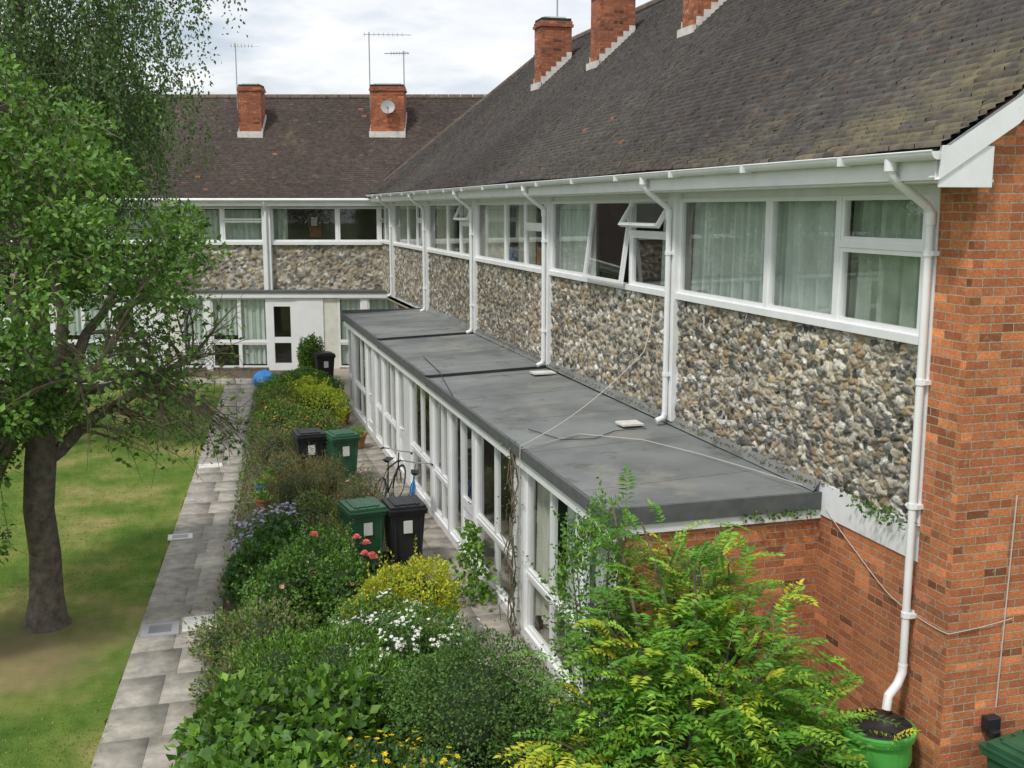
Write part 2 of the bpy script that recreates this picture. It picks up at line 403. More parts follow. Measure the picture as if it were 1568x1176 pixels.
segs=[(YX0,18.4),(18.4,23.8),(23.8,YX1)]
for j,(a,b) in enumerate(segs):
    dz=(.0,.03,.06)[j]
    fl.poly([(3.70,a,2.55+dz),(5.99,a,2.64+dz),(5.99,b,2.64+dz),(3.70,b,2.55+dz)],'felt')
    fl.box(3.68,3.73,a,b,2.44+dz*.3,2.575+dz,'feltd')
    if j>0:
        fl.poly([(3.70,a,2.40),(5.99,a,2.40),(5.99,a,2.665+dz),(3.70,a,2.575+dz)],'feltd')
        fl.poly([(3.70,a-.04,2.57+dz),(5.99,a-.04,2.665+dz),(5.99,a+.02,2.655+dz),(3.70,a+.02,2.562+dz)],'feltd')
    y=a+1.0
    while y<b-.3:
        fl.poly([(3.73,y,2.5525+dz),(5.99,y+.03,2.6425+dz),(5.99,y+.9,2.6445+dz),(3.73,y+.9,2.5545+dz)],'felt'); 
        fl.poly([(3.73,y-.004,2.5500+dz),(5.99,y+.026,2.6400+dz),(5.99,y+.03,2.6445+dz),(3.73,y,2.5545+dz)],'feltd'); y+=1.9
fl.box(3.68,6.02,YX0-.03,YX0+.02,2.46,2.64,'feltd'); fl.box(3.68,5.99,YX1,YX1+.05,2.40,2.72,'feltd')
fl.poly([(5.90,YX0,2.65),(5.985,YX0,2.76),(5.985,YX1,2.84),(5.90,YX1,2.71)],'felt')
fl.box(5.25,5.55,13.0,13.28,2.655,2.68,'lead'); fl.box(5.45,5.85,17.6,17.9,2.655,2.68,'lead')
fl.obj('flat_roof',R)
ew=MB()
ew.box(3.72,3.85,YX0+.02,YX1,2.30,2.44,'white'); ew.box(3.74,6.0,YX0-.005,YX0+.03,2.36,2.455,'white')
ew.box(3.80,3.92,YX0+.05,YX1,0,.14,'whitep')
fe=lambda o,u,z:(3.87-o,u,z)
def glazed(u0,u1,mid=.86):
    if mid:
        pane(ew,gl,fe,u0,u1,.14,mid,.045,depth=.07); ew.box(3.825,3.915,u0,u1,mid,mid+.05,'whitep'); pane(ew,gl,fe,u0,u1,mid+.05,2.30,.045,depth=.07)
    else: pane(ew,gl,fe,u0,u1,.14,2.30,.05,depth=.07)
def post(u0,u1): ew.box(3.79,3.93,u0,u1,.14,2.30,'whitep')
def door(u0,u1):
    ew.box(3.83,3.91,u0,u0+.11,.14,2.3,'whitep');ew.box(3.83,3.91,u1-.11,u1,.14,2.3,'whitep')
    ew.box(3.832,3.908,u0+.11,u1-.11,.14,.32,'whitep');ew.box(3.832,3.908,u0+.11,u1-.11,.82,.98,'whitep');ew.box(3.832,3.908,u0+.11,u1-.11,2.18,2.3,'whitep')
    gl.poly([(3.87,u0+.11,.98),(3.87,u1-.11,.98),(3.87,u1-.11,2.18),(3.87,u0+.11,2.18)],'glass')
    ew.box(3.86,3.88,u0+.11,u1-.11,.32,.82,'whitep')
    ew.tube([(3.82,u0+.06,1.05),(3.78,u0+.06,1.05),(3.78,u0+.18,1.05)],.012,'steel',6)
fill=[(9.62,13.0,'g.95 p.1 g.95 g.95 p.3'),(13.0,18.4,'p.16 g1.1 g1.1 p.12 d.9 n.75 p.1 g.65 g.65'),(18.4,23.8,'p.16 g1.0 g1.0 p.6 d.9 p.1 g.85 g.85'),(23.8,YX1,'p.16 g1.0 p.5 d.9 p.2 g1.1 g1.1 p.4 g.9')]
for (a,b,sp) in fill:
    L=[(t[0],float(t[1:])) for t in sp.split()]; tot=sum(x for _,x in L); k=(b-a)/tot; y=a
    for t,x in L:
        e=y+x*k
        if t=='g': glazed(y,e)
        elif t=='n': glazed(y,e,0)
        elif t=='p': post(y,e)
        else: door(y,e)
        y=e
    curtain(cu,fe,a+.15,a+1.9 if a<10 else a+.7,.3,2.28,'curt3' if a>10 else 'curt',-.15,.03,.14,int(a))
    curtain(cu,fe,b-.9,b-.2,.3,2.28,'curt3',-.15,.03,.14,int(b))
ew.obj('conservatory_frames',R); ew=None
wf.obj('window_frames',R); cu.obj('curtains',R,smooth=True)
gl.obj('window_glass',R)
for i in range(6):
    a,b=YP[i]+(.0 if i==0 else .10),YP[i+1]-.10
    if i==0: a=7.82
    flint('flint_panel',a,b,2.72,4.335,6.0,(.0115,.017,.022,.03,.04,.05)[i],R,'x',.084 if i==0 else .088,11+i)
Yend=lambda u:YE-u*.95
tiles('roof_tiles',lambda u:YN-.03,lambda u:Yend(u),UR,EX,EZ,R,'x',5,1,near=7.25)
tiles('roof_tiles_east',lambda u:YN-.03,lambda u:Yend(u),UR,EX+9.8,EZ,R,'x',6,-1)
ub=MB(); Y2=lambda u:YE-u*.95
for sg,E in ((1,EX),(-1,EX+9.8)):
    for ua,uc in ((0,.7),(.7,UR)):
        ha,hb=float(H(np.array(ua))),float(H(np.array(uc)))
        ub.poly([(E+sg*ua,YN+.03,EZ+ha-.012),(E+sg*uc,YN+.03,EZ+hb-.012),(E+sg*uc,Y2(uc),EZ+hb-.012),(E+sg*ua,Y2(ua),EZ+ha-.012)],'tileb')
hr=EZ+float(H(np.array(UR)))
ub.poly([(EX,YE,EZ),(EX+9.8,YE,EZ),(EX+UR,Y2(UR),hr)],'ridge')
ub.tube([(EX+UR,YN-.03,hr+.0),(EX+UR,Y2(UR),hr+.0)],.12,'ridge',10)
ub.tube([(EX+UR,Y2(UR),hr),(EX+.7,Y2(.7),EZ+.434+.02),(EX,YE,EZ+.02)],.09,'ridge',8)
ub.obj('roof_base',R)
g=MB()
ng=10
A,B=YN-.02,YE
prs=[(5.485+.062*math.cos(t),5.935+.065*math.sin(t)) for t in np.linspace(math.pi,2*math.pi,ng)]
for i in range(ng-1):
    g.poly([(prs[i][0],A,prs[i][1]),(prs[i+1][0],A,prs[i+1][1]),(prs[i+1][0],B,prs[i+1][1]),(prs[i][0],B,prs[i][1])],'white')
g.poly([(p[0],A,p[1]) for p in prs],'white')
g.tube([(5.423,A,5.937),(5.423,B,5.937)],.008,'white',6)
y=YN+1.2
while y<37: g.box(5.415,5.55,y,y+.06,5.862,5.945,'white'); y+=1.8
for y in YP[1:6]+[7.83]:
    near=y<8
    yo=y+(.0 if near else -.02)
    xw=5.90 if near else 5.855
    yp=yo
    g.tube([(5.485,yo,5.885),(5.485,yo,5.80),(5.52,yo,5.74),(xw-.04,yp,5.52),(xw,yp,5.46),(xw,yp,5.40)],.04,'whitep',10)
    g.tube([(5.485,yo,5.90),(5.485,yo,5.80)],.052,'whitep',10); g.tube([(xw,yp,5.47),(xw,yp,5.36)],.047,'whitep',10)
    zb=2.78 if not near else 1.42
    g.tube([(xw,yp,5.42),(xw,yp,zb)],.036,'whitep',10)
    for zc in ((4.9,3.3) if not near else (5.1,4.0,2.9,1.9)):
        g.tube([(xw,yp,zc),(xw,yp,zc+.05)],.045,'whitep',10); g.box(xw,xw+.1,yp-.06,yp+.06,zc+.005,zc+.045,'whitep')
    if not near: g.tube([(xw,yp,2.80),(xw-.02,yp,2.74),(xw-.12,yp,2.70)],.04,'whitep',10)
    else: g.tube([(xw,yp,1.46),(xw,yp,1.38),(xw-.06,yp-.02,1.28),(xw-.17,yp-.05,1.20),(xw-.19,yp-.06,1.08)],.042,'whitep',10)
g.obj('gutter_and_downpipes',R,smooth=True)
def chimney(parent,x0,x1,y0,y1,zb,zt,axis,pots=0,slope=.9,name='chimney'):
    c=MB()
    c.box(x0,x1,y0,y1,zb,zt-.22,'brickd'); c.box(x0-.04,x1+.04,y0-.04,y1+.04,zt-.22,zt-.15,'brickd'); c.box(x0-.015,x1+.015,y0-.015,y1+.015,zt-.15,zt-.075,'brickd')
    c.box(x0+.01,x1-.01,y0+.01,y1-.01,zt-.075,zt-.0,'tileb'); c.box(x0+.12,x1-.12,y0+.12,y1-.12,zt,zt+.05,'lead')
    if axis=='x':
        ZR=lambda x: EZ+float(H(np.array(x-EX)))
        n=6
        for i in range(n):
            xa=x0-.02+(x1-x0+.02)*i/n; xb=x0-.02+(x1-x0+.02)*(i+1)/n
            for yy in ((y0-.016,y0-.004),(y1+.004,y1+.016)): c.box(xa,xb,yy[0],yy[1],ZR(xa)-.2,ZR(xb)+.14,'lead')
        c.box(x0-.10,x0+.0,y0-.016,y1+.016,ZR(x0)-.15,ZR(x0)+.10,'lead')
    else:
        ZR=lambda y: BZ+float(H(np.array(y-BE)))
        n=6
        for i in range(n):
            ya=y0-.02+(y1-y0+.02)*i/n; yb=y0-.02+(y1-y0+.02)*(i+1)/n
            for xx in ((x0-.03,x0-.004),(x1+.004,x1+.03)): c.box(xx[0],xx[1],ya,yb,ZR(ya)-.2,ZR(yb)+.14,'lead')
        c.box(x0-.05,x1+.05,y0-.12,y0,ZR(y0)-.2,ZR(y0)+.13,'lead')
    c.obj(name,parent); return
for y in (18.3,23.2,27.5): chimney(R,8.68,9.5,y,y+.62,8.3,10.35,'x')
ae=MB()
def aerial(mb,x,y,z0,z1,dx,dy,L=.9,n=7):
    mb.tube([(x,y,z0),(x,y,z1)],.022,'steel',6)
    l=math.hypot(dx,dy);dx/=l;dy/=l
    mb.tube([(x-dx*.2,y-dy*.2,z1-.08),(x+dx*L,y+dy*L,z1-.08)],.014,'steel',5)
    for i in range(n):
        q=-.15+i*(L)/n; w=.16
        mb.tube([(x+dx*q-dy*w,y+dy*q+dx*w,z1-.08),(x+dx*q+dy*w,y+dy*q-dx*w,z1-.08)],.009,'steel',4)
        mb.tube([(x+dx*q,y+dy*q,z1-.15),(x+dx*q,y+dy*q,z1-.01)],.008,'steel',4)
aerial(ae,9.2,27.8,10.2,12.1,1,.3)
ae.obj('tv_aerial',R)
cb=MB()
def cable(pts,r,k,sag=0,n=24):
    P=[]
    for a,b in zip(pts[:-1],pts[1:]):
        a=Vector(a);b=Vector(b)
        for i in range(n):
            t=i/n; p=a.lerp(b,t); p.z-=sag*4*t*(1-t); P.append(p)
    P.append(Vector(pts[-1])); cb.tube(P,r,k,5)
cable([(5.84,13.4,4.3),(5.6,13.2,3.6),(3.66,12.4,2.62)],.006,'cable_w',.12)
cable([(3.66,12.4,2.62),(3.66,12.45,1.9),(3.74,12.6,.5)],.006,'cable_w',0)
cable([(3.68,12.4,2.585),(4.6,12.9,2.62),(5.2,12.2,2.65),(5.5,11.3,2.66),(5.7,10.3,2.68),(5.82,9.5,2.7)],.005,'cable_w',0)
cable([(5.97,9.3,2.5),(5.975,8.7,2.2),(5.975,8.2,1.98),(5.955,7.75,1.93),(5.955,7.335,1.93),(6.6,7.335,2.0)],.004,'cable_w',0.01)
cable([(4.1,13.5,2.59),(4.3,12.7,2.60),(4.7,12.6,2.61),(5.1,12.9,2.63),(5.5,12.8,2.66)],.006,'cable_b',0)
cable([(3.7,16.3,2.60),(4.0,18.7,2.62),(4.1,20.6,2.63)],.007,'cable_b',0)
cable([(8.7,18.3,9.6),(5.5,13.9,6.05),(5.86,13.0,5.5)],.007,'cable_b',.05)
cable([(6.55,7.33,3.1),(6.5,7.33,1.2)],.006,'cable_w',0)
cb.obj('cables',R)
lb=MB(); lb.box(6.36,6.5,7.25,7.34,1.02,1.14,'black'); lb.box(6.38,6.46,7.20,7.30,.96,1.04,'black'); lb.obj('wall_lamp',R,bevel=.01)
# ================================================================ BACK HOUSE
ANG=math.radians(-16)
B=empty('brick_terrace_house',rz=ANG)
BD=37.2; BE=36.75; BZ=5.80; BS=[-29.6,-24.3,-19.0,-13.7,-8.35,-3.0]
fb=lambda o,u,z:(u,BD-o,z)
fg=lambda o,u,z:(u,36.7-o,z)
w=MB();t=MB();gl=MB();wf=MB();cu=MB()
w.box(-29.6,6,44.9,45.1,0,5.7,'brick'); w.box(-29.8,-29.6,BD,45,0,8.5,'brick')
t.box(-29.6,-2.5,36.80,36.84,5.58,5.78,'white'); t.box(-29.6,-2.5,36.84,37.25,5.56,5.585,'white')
t.tube([(-29.6,36.74,5.78),(-2.5,36.74,5.78)],.055,'white',8)
w.box(-29.6,6,39.8,39.9,0,5.6,'int'); w.box(-29.6,6,36.75,39.8,-.02,.05,'int'); w.box(-29.6,6,37.25,39.8,2.5,2.7,'int')
t.box(-29.6,-3,36.55,37.2,2.66,2.74,'feltd'); t.box(-29.6,-3,36.58,36.70,2.5,2.66,'white')
for i in range(5):
    a,b=BS[i],BS[i+1]
    t.box(a-.14,a+.14,36.98,37.24,2.74,5.56,'white'); 
    t.tube([(a+.0,36.74,5.7),(a+.0,36.8,5.6),(a,36.93,5.42),(a,36.93,2.76)],.04,'whitep',8)
    w.box(a-.06,a+.06,37.3,39.8,0,5.6,'int')
    t.box(a+.14,b-.14,37.08,37.25,4.27,4.38,'white')
    flint('flint_panel',a+.1,b-.1,2.73,4.29,37.2,.045,B,'y',.10,40+i)
    aa,bb=a+.14,b-.14; W=bb-aa; c1=aa+W*.44;c2=aa+W*.72; z0,z1=4.38,5.54
    pane(wf,gl,fb,aa,c1,z0,z1,.06); wf.box(c1,c1+.05,37.16,37.24,z0,z1,'whitep')
    pane(wf,gl,fb,c1+.05,c2,z0,z1,.06); wf.box(c2,c2+.05,37.16,37.24,z0,z1,'whitep')
    pane(wf,gl,fb,c2+.05,bb,z0,5.08,.06); pane(wf,gl,fb,c2+.05,bb,5.10,z1,.06)
    if i!=4:
        curtain(cu,fb,aa,bb,z0,z1-.1 if i%2 else z1,'curt' if i%2 else 'curt3',-.3,.03,.2,50+i)
    else:
        curtain(cu,fb,aa,aa+.5,z0,z1,'curt2',-.2,.03,.2,50+i)
        w.box(aa+1.1,aa+1.5,38.2,38.5,4.5,5.0,'terra'); w.box(aa+1.2,aa+1.4,38.0,38.1,4.9,5.2,'label'); w.box(bb-1.1,bb-.7,38,38.3,4.4,4.8,'terra')
    x=a
    segsg=[('p',.15),('g',.95),('g',.95),('p',.2),('d',1.0),('P',.75),('c',.5),('g',.8)] 
    tot=sum(q for _,q in segsg); k=(b-a)/tot
    order=[4,5,0,6,7,3,1,2]
    for j in order:
        ty,q=segsg[j]; e=x+q*k
        if ty=='g':
            pane(wf,gl,fg,x,e,.1,.95,.06); pane(wf,gl,fg,x,e,1.0,2.5,.06); wf.box(x,e,36.66,36.74,.95,1.0,'whitep'); curtain(cu,fg,x,e,.2 if j!=1 else 1.2,2.5,'curt',-.12,.03,.2,int(x*10)%97)
        elif ty in('p','P'): wf.box(x,e,36.64,36.76,0,2.5,'whitep')
        elif ty=='c': w.box(x,e,36.68,36.76,0,2.5,'curt3')
        else:
            wf.box(x,x+.22,36.66,36.74,0,2.5,'whitep');wf.box(e-.22,e,36.66,36.74,0,2.5,'whitep');wf.box(x+.22,e-.22,36.665,36.735,0,.25,'whitep');wf.box(x+.22,e-.22,36.665,36.735,.95,1.15,'whitep');wf.box(x+.22,e-.22,36.665,36.735,2.2,2.5,'whitep')
            gl.poly([(x+.22,36.7,.25),(e-.22,36.7,.25),(e-.22,36.7,2.2),(x+.22,36.7,2.2)],'glass')
            w.box(x+.1,e-.1,37.3,37.35,0,2.4,'dark')
        x=e
w.obj('walls',B);t.obj('white_trim',B);wf.obj('window_frames',B);gl.obj('window_glass',B);cu.obj('curtains',B,smooth=True)
tiles('roof_tiles',lambda u:-29.8,lambda u:2.5,4.4,BE,BZ,B,'y',9,1,tint=(1.0,.88,.84))
ub=MB(); hrb=BZ+float(H(np.array(4.4)))
for sg,E in ((1,BE),(-1,BE+8.8)):
    for ua,uc in ((0,.7),(.7,4.4)):
        ha,hb=float(H(np.array(ua))),float(H(np.array(uc)))
        ub.poly([(-29.8,E+sg*ua,BZ+ha-.012),(2.5,E+sg*ua,BZ+ha-.012),(2.5,E+sg*uc,BZ+hb-.012),(-29.8,E+sg*uc,BZ+hb-.012)],'tileb' if sg==1 else 'ridge')
ub.poly([(-29.6,BE,BZ),(-29.6,BE+8.8,BZ),(-29.6,BE+4.4,hrb)],'brick')
x=-29.8
while x<2.4: ub.tube([(x,BE+4.4,hrb-.02),(x+.43,BE+4.4,hrb-.02)],.13,'ridge',8); x+=.45
ub.obj('roof_base',B)
chimney(B,-9.75,-8.95,39.5,40.2,7.6,9.85,'y'); chimney(B,-5.05,-3.85,39.5,40.3,7.6,9.85,'y')
chimney(B,-20.6,-19.6,39.5,40.3,7.6,9.85,'y')
ae=MB(); aerial(ae,-9.85,39.8,9.0,11.3,1,.1,.85); aerial(ae,-5.1,39.9,9.0,11.7,1,.1,1.5,9); aerial(ae,-3.87,39.9,9.0,11.05,-1,.1,.7)
dc=Vector((-4.4,39.25,9.05)); dn=Vector((.1,-1,.35)).normalized(); du=dn.orthogonal().normalized(); dv=dn.cross(du)
rings=[]
for r_,off in ((0.02,-.06),(.12,-.045),(.2,-.02),(.25,.0)):
    rings.append([dc+dn*off+(du*math.cos(q)+dv*math.sin(q))*r_ for q in np.linspace(0,2*math.pi,19)[:-1]])
for a_,b_ in zip(rings[:-1],rings[1:]):
    for q in range(18): ae.poly([a_[q],a_[(q+1)%18],b_[(q+1)%18],b_[q]],'dishm')
ae.tube([dc+Vector((0,0,-.24)),dc+dn*.3+Vector((0,0,-.12))],.012,'steel',5); ae.tube([dc,dc+Vector((0,.3,-.05))],.02,'steel',5); ae.box(-4.44,-4.36,38.88,38.98,8.98,9.06,'dishm')
ae.obj('tv_aerials_and_dish',B)
# ================================================================ GROUND
gr=MB(); gr.poly([(-600,-300,-.03),(600,-300,-.03),(600,900,-.03),(-600,900,-.03)],'ground'); gr.obj('ground')
PL=lambda y:-1.27+(y-10.95)*.0762
lw=MB(); ys=np.arange(2,37,.25); rl=np.random.default_rng(8)
ed=[PL(y)+rl.uniform(-.03,.05) for y in ys]
for i in range(len(ys)-1): lw.poly([(-24,ys[i],0),(ed[i],ys[i],0),(ed[i+1],ys[i+1],0),(-24,ys[i+1],0)],'lawn')
lw.obj('lawn')
sb=MB(); sb.poly([(PL(3)-.02,3,-.012),(3.9,3,-.012),(3.9,35,-.012),(PL(35)-.02,35,-.012)],'soil'); sb.poly([(3.9,3,-.012),(8,3,-.012),(8,9.5,-.012),(3.9,9.5,-.012)],'soil')
sb.poly([(-1,34.9,-.008),(9,33,-.008),(9,38,-.008),(-1,39,-.008)],'soil'); sb.obj('flower_bed_soil')
def slabs(name,quads,seed=0,base=(.27,.24,.205)):
    r=np.random.default_rng(seed); V=[];F=[];C=[]
    for q in quads:
        q=np.array(q,float); c=q.mean(0); z=.008+r.uniform(-.002,.002); tl=r.normal(0,.0015,4)
        ins=c+(q-c)*.992
        i=len(V)
        for j in range(4): V.append((ins[j][0],ins[j][1],z+tl[j]))
        for j in range(4): V.append((q[j][0]*.9985+c[0]*.0015,q[j][1]*.9985+c[1]*.0015,-.010))
        F+=[(i,i+1,i+2,i+3)]+[(i+4+j,i+4+(j+1)%4,i+(j+1)%4,i+j) for j in range(4)]
        k=np.array(base)*r.uniform(.94,1.05)*np.array([1,r.uniform(.985,1.01),r.uniform(.97,1.02)])
        if r.random()<.02: k=k*1.15
        C+=[k]*8
    return npmesh(name,V,F,'slab',np.array(C))
q=[];y=5.0;kk=0
while y<34.0:
    d=.78; a0,a1=PL(y)+.0,PL(y+d); sp=[0,.50,1.04] if kk%2 else [0,.62,1.04]; kk+=1
    for s0,s1 in zip(sp[:-1],sp[1:]): q.append([(a0+s0+.002,y+.002),(a0+s1-.002,y+.002),(a1+s1-.002,y+d-.002),(a1+s0+.002,y+d-.002)])
    y+=d
for i in range(30):
    for j in range(2): x=-14+i*.62; yy=35.0+j*.6-(x-.5)*.28; q.append([(x+.01,yy+.01),(x+.61,yy+.01-.17),(x+.61,yy+.59-.17),(x+.01,yy+.59)])
slabs('garden_path',q,3,(.345,.32,.28))
q=[];y=4.0
while y<34.5:
    for x in (2.95,3.4): q.append([(x+.002,y+.002),(x+.448,y+.002),(x+.448,y+.598),(x+.002,y+.598)])
    y+=.6
slabs('patio',q,4,(.33,.30,.26))
mh=MB(); mh.box(-.98,-.5,14.05,14.5,.0,.020,'dishm'); mh.box(-.88,-.6,14.15,14.4,.0,.026,'steel'); mh.box(-.46,-.02,14.1,14.62,.0,.022,'lead')
mh.box(-.25,.25,23.4,23.75,.0,.03,'lead'); mh.box(-.75,-.35,18.3,18.6,.0,.022,'lead'); mh.box(-.68,-.42,18.36,18.54,.0,.026,'dishm'); mh.obj('manhole_covers')
# ================================================================ FOLIAGE
def unit(v): return v/np.maximum(np.linalg.norm(v,axis=-1,keepdims=True),1e-9)
def leafmesh(P,D,L,W,C,r,fold=.35,up=None):
    n=len(P); D=unit(D); s=np.cross(D,unit(r.normal(size=(n,3))))
    if up is not None: s=np.cross(D,unit(up+r.normal(0,.35,(n,3))))
    s=unit(s); nn=np.cross(s,D); L=np.asarray(L).reshape(-1,1)*np.ones((n,1)); W=np.asarray(W).reshape(-1,1)*np.ones((n,1))
    V=np.stack([P,P+D*L*.45+s*W*.5+nn*W*fold*.5,P+D*L-nn*L*.08,P+D*L*.45-s*W*.5+nn*W*fold*.5],1)
    o=np.arange(n)[:,None]*4
    F=np.stack([o+np.array([[0,1,2]]),o+np.array([[0,2,3]])],1).reshape(-1,3)
    return V.reshape(-1,3),F,np.repeat(C,4,0)
def addl(name,parts,mat='leaf',parent=None):
    V=[];F=[];C=[];k=0
    for v,f,c in parts: V.append(v);F.append(f+k);C.append(c);k+=len(v)
    return npmesh(name,np.concatenate(V),np.concatenate(F),mat,np.clip(np.concatenate(C),.004,.9),parent)
LB=1.5
def pal(r,n,cols,noise_=None):
    cols=np.array(cols,float)*LB; i=r.integers(0,len(cols),n); j=r.integers(0,len(cols),n); t=r.random((n,1))
    return (cols[i]*t+cols[j]*(1-t))*r.uniform(.75,1.3,(n,1))
G1=[(.045,.105,.018),(.065,.14,.022),(.04,.085,.02)]
G2=[(.085,.165,.02),(.12,.205,.028),(.065,.14,.022)]
GY=[(.34,.32,.03),(.25,.29,.03),(.16,.23,.03)]
GD=[(.025,.065,.018),(.04,.085,.02),(.033,.07,.028)]
GB=[(.14,.115,.055),(.09,.105,.035),(.17,.10,.06)]
GG=[(.085,.12,.07),(.06,.105,.055)]
def shrub(name,lobes,n,L,W,cols,seed,core=True,flw=None,upb=.5,rough=.25,sprig=0):
    r=np.random.default_rng(seed); E=empty(name,loc=(lobes[0][0],lobes[0][1],0)); off=np.array([lobes[0][0],lobes[0][1],0])
    tot=sum(l[3]*l[4]+l[3]*l[5] for l in lobes); PP=[];NN=[]
    for (x,y,z,a,b,c) in lobes:
        m=int(n*(a*b+a*c)/tot); d=unit(r.normal(size=(m,3))); 
        bumpf=1+rough*sn(d[:,0]*2+x,d[:,1]*2+d[:,2]*2.3+y,seed,1.6,4)+rough*.35*sn(d[:,0]*3,d[:,2]*3+d[:,1],seed+2,5,3)
        rad=(1-.38*r.random(m)**1.7)*bumpf
        P=np.array([x,y,z])+d*rad[:,None]*np.array([a,b,c])
        PP.append(P);NN.append(d)
    P=np.concatenate(PP);D=np.concatenate(NN); k=P[:,2]>.03; P=P[k];D=D[k]
    dirs=D*.8+np.array([0,0,upb])+r.normal(0,.55,P.shape)
    sz=r.uniform(.7,1.3,len(P))
    hue=(1+.25*sn(P[:,0]*3,P[:,1]*3+P[:,2]*3,seed+9,1.5,3))[:,None]*np.array([1.,1.,1.])
    parts=[leafmesh(P-off,dirs,L*sz,W*sz,pal(r,len(P),cols)*hue,r,up=D+np.array([0,0,.5]))]
    if sprig:
        q=r.integers(0,len(P),sprig); 
        for i in q:
            l=r.uniform(.12,.38); m=int(l/.018); t=np.linspace(0,1,m)[:,None]
            dd=unit(D[i]*.6+np.array([0,0,.8])+r.normal(0,.25,3)); Q=P[i]+dd*t*l-off
            parts.append(leafmesh(Q,r.normal(0,1,(m,3))+dd*.6,L*.9,W*.9,pal(r,m,cols)*1.1,r))
    addl('leaves',parts,'leaf',E)
    if core:  # added dark solid for the shaded interior, stops seeing through the leaves
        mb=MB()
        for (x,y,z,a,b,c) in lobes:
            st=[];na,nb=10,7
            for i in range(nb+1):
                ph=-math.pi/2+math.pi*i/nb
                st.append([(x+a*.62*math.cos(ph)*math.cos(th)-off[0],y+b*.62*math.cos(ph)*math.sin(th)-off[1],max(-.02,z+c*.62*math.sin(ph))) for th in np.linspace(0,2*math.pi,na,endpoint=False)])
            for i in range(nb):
                for j in range(na): mb.poly([st[i][j],st[i][(j+1)%na],st[i+1][(j+1)%na],st[i+1][j]],'darkcore')
        mb.obj('dark_filler_core',E)
    mb=MB(); x,y,z,a,b,c=lobes[0]
    for i in range(6):
        an=r.uniform(0,6.28); mb.tube([(r.normal(0,.05),r.normal(0,.05),0),(math.cos(an)*a*.3,math.sin(an)*b*.3,z*.6),(math.cos(an)*a*.7,math.sin(an)*b*.7,z+c*.5)],[.015,.012,.005],'twig',5)
    mb.obj('stems',E)
    if flw:
        (nf,size,col,clus,zmin)=flw
        cand=np.where(D[:,2]>zmin)[0]
        idx=r.choice(cand,max(1,nf//clus)); parts=[]
        for i in idx:
            for k in range(clus):
                c0=P[i]+D[i]*.05+r.normal(0,size*1.1,3)*(clus>1); ax=unit((D[i]+np.array([0,0,.6])+r.normal(0,.3,3))[None])[0]
                t1=unit(np.cross(ax,[.3,.9,.1])[None])[0];t2=np.cross(ax,t1); m=6
                an=np.linspace(0,2*math.pi,m,endpoint=False)+r.uniform(0,1)
                dd=np.cos(an)[:,None]*t1+np.sin(an)[:,None]*t2+ax*.35
                cc=np.array(col[r.integers(0,len(col))])*r.uniform(.85,1.1)
                parts.append(leafmesh(np.repeat((c0-off)[None],m,0),dd,size,size*.75,np.repeat(cc[None],m,0),r,up=np.repeat(ax[None],m,0)))
        addl('flowers',parts,'petal',E)
    return E
M['darkcore']=plain('dark_filler_core',(.022,.04,.014),.95,.3,8,.5,20)  # near-black green: interior shade put into the colour of the filler blob
WH=[(.85,.85,.83),(.75,.75,.77)];PK=[(.80,.22,.26),(.85,.38,.38)];YL=[(.75,.55,.02)];PU=[(.52,.44,.72),(.62,.57,.78)];VI=[(.42,.12,.5)]
shrub('clipped_shrub',[(2.35,9.4,.72,.78,.75,.74),(2.05,9.9,.6,.5,.5,.6),(2.75,9.0,.55,.45,.5,.5)],28000,.032,.022,G1+[(.06,.115,.03),(.09,.13,.04)],21,upb=.3,rough=.2,sprig=120)
shrub('leafy_shrub',[(.30,10.2,.35,.7,.7,.5),(1.0,9.9,.45,.6,.6,.5),(.1,9.2,.3,.7,.6,.45),(.8,9.0,.35,.6,.5,.45)],6500,.11,.08,G1+G2,22,upb=.2)
shrub('wallflower_plant',[(1.3,8.9,.3,.5,.4,.42),(1.7,8.6,.35,.4,.4,.4)],5000,.05,.025,G1+GG,23,flw=(150,.034,YL,3,.2))
shrub('violet_plant',[(2.0,8.35,.3,.4,.3,.35)],2500,.04,.02,G1,24,flw=(110,.028,VI,3,.1))
shrub('ferny_shrub',[(1.25,11.0,.5,.7,.6,.55),(.65,11.4,.4,.6,.5,.5),(1.5,10.3,.5,.5,.5,.5)],13000,.055,.018,G2+G2+G1,25,upb=.6,sprig=90)
shrub('white_flowering_shrub',[(2.0,11.0,.65,.6,.55,.55),(1.7,11.8,.6,.5,.5,.5),(2.35,10.7,.6,.4,.5,.55)],11000,.045,.025,G1+G2+GG,26,flw=(700,.026,WH,4,-.2),sprig=60)
shrub('golden_shrub',[(2.3,12.5,.72,.6,.5,.50),(1.9,12.3,.66,.42,.4,.42)],12000,.045,.028,GY+[(.30,.30,.03),(.36,.33,.04)],27,sprig=110)
shrub('mint_plant',[(.6,12.6,.35,.55,.6,.42),(.25,11.6,.25,.5,.5,.35),(.15,13.2,.2,.45,.5,.3)],8500,.05,.025,GG+G2+GB,28,sprig=80)
shrub('rose_bush',[(1.3,14.0,.6,.6,.6,.62),(.8,13.6,.5,.5,.5,.5),(1.6,13.3,.6,.4,.4,.55)],11000,.05,.034,G1+G2+GD,29,sprig=90,flw=(10,.035,PK,1,.3))
shrub('hydrangea',[(.72,14.7,.42,.58,.5,.5),(.95,15.4,.5,.5,.5,.5)],6500,.075,.05,GD+G1,30)
shrub('aster_plant',[(.75,16.3,.45,.45,.5,.48),(1.05,16.6,.5,.4,.4,.42)],6500,.04,.016,G1+GG,31,flw=(700,.036,PU,4,-.1))
shrub('euphorbia_shrub',[(1.55,16.6,.5,.5,.5,.6),(1.6,15.3,.5,.4,.5,.5)],7000,.05,.02,G2+GG+GB,32,sprig=90)
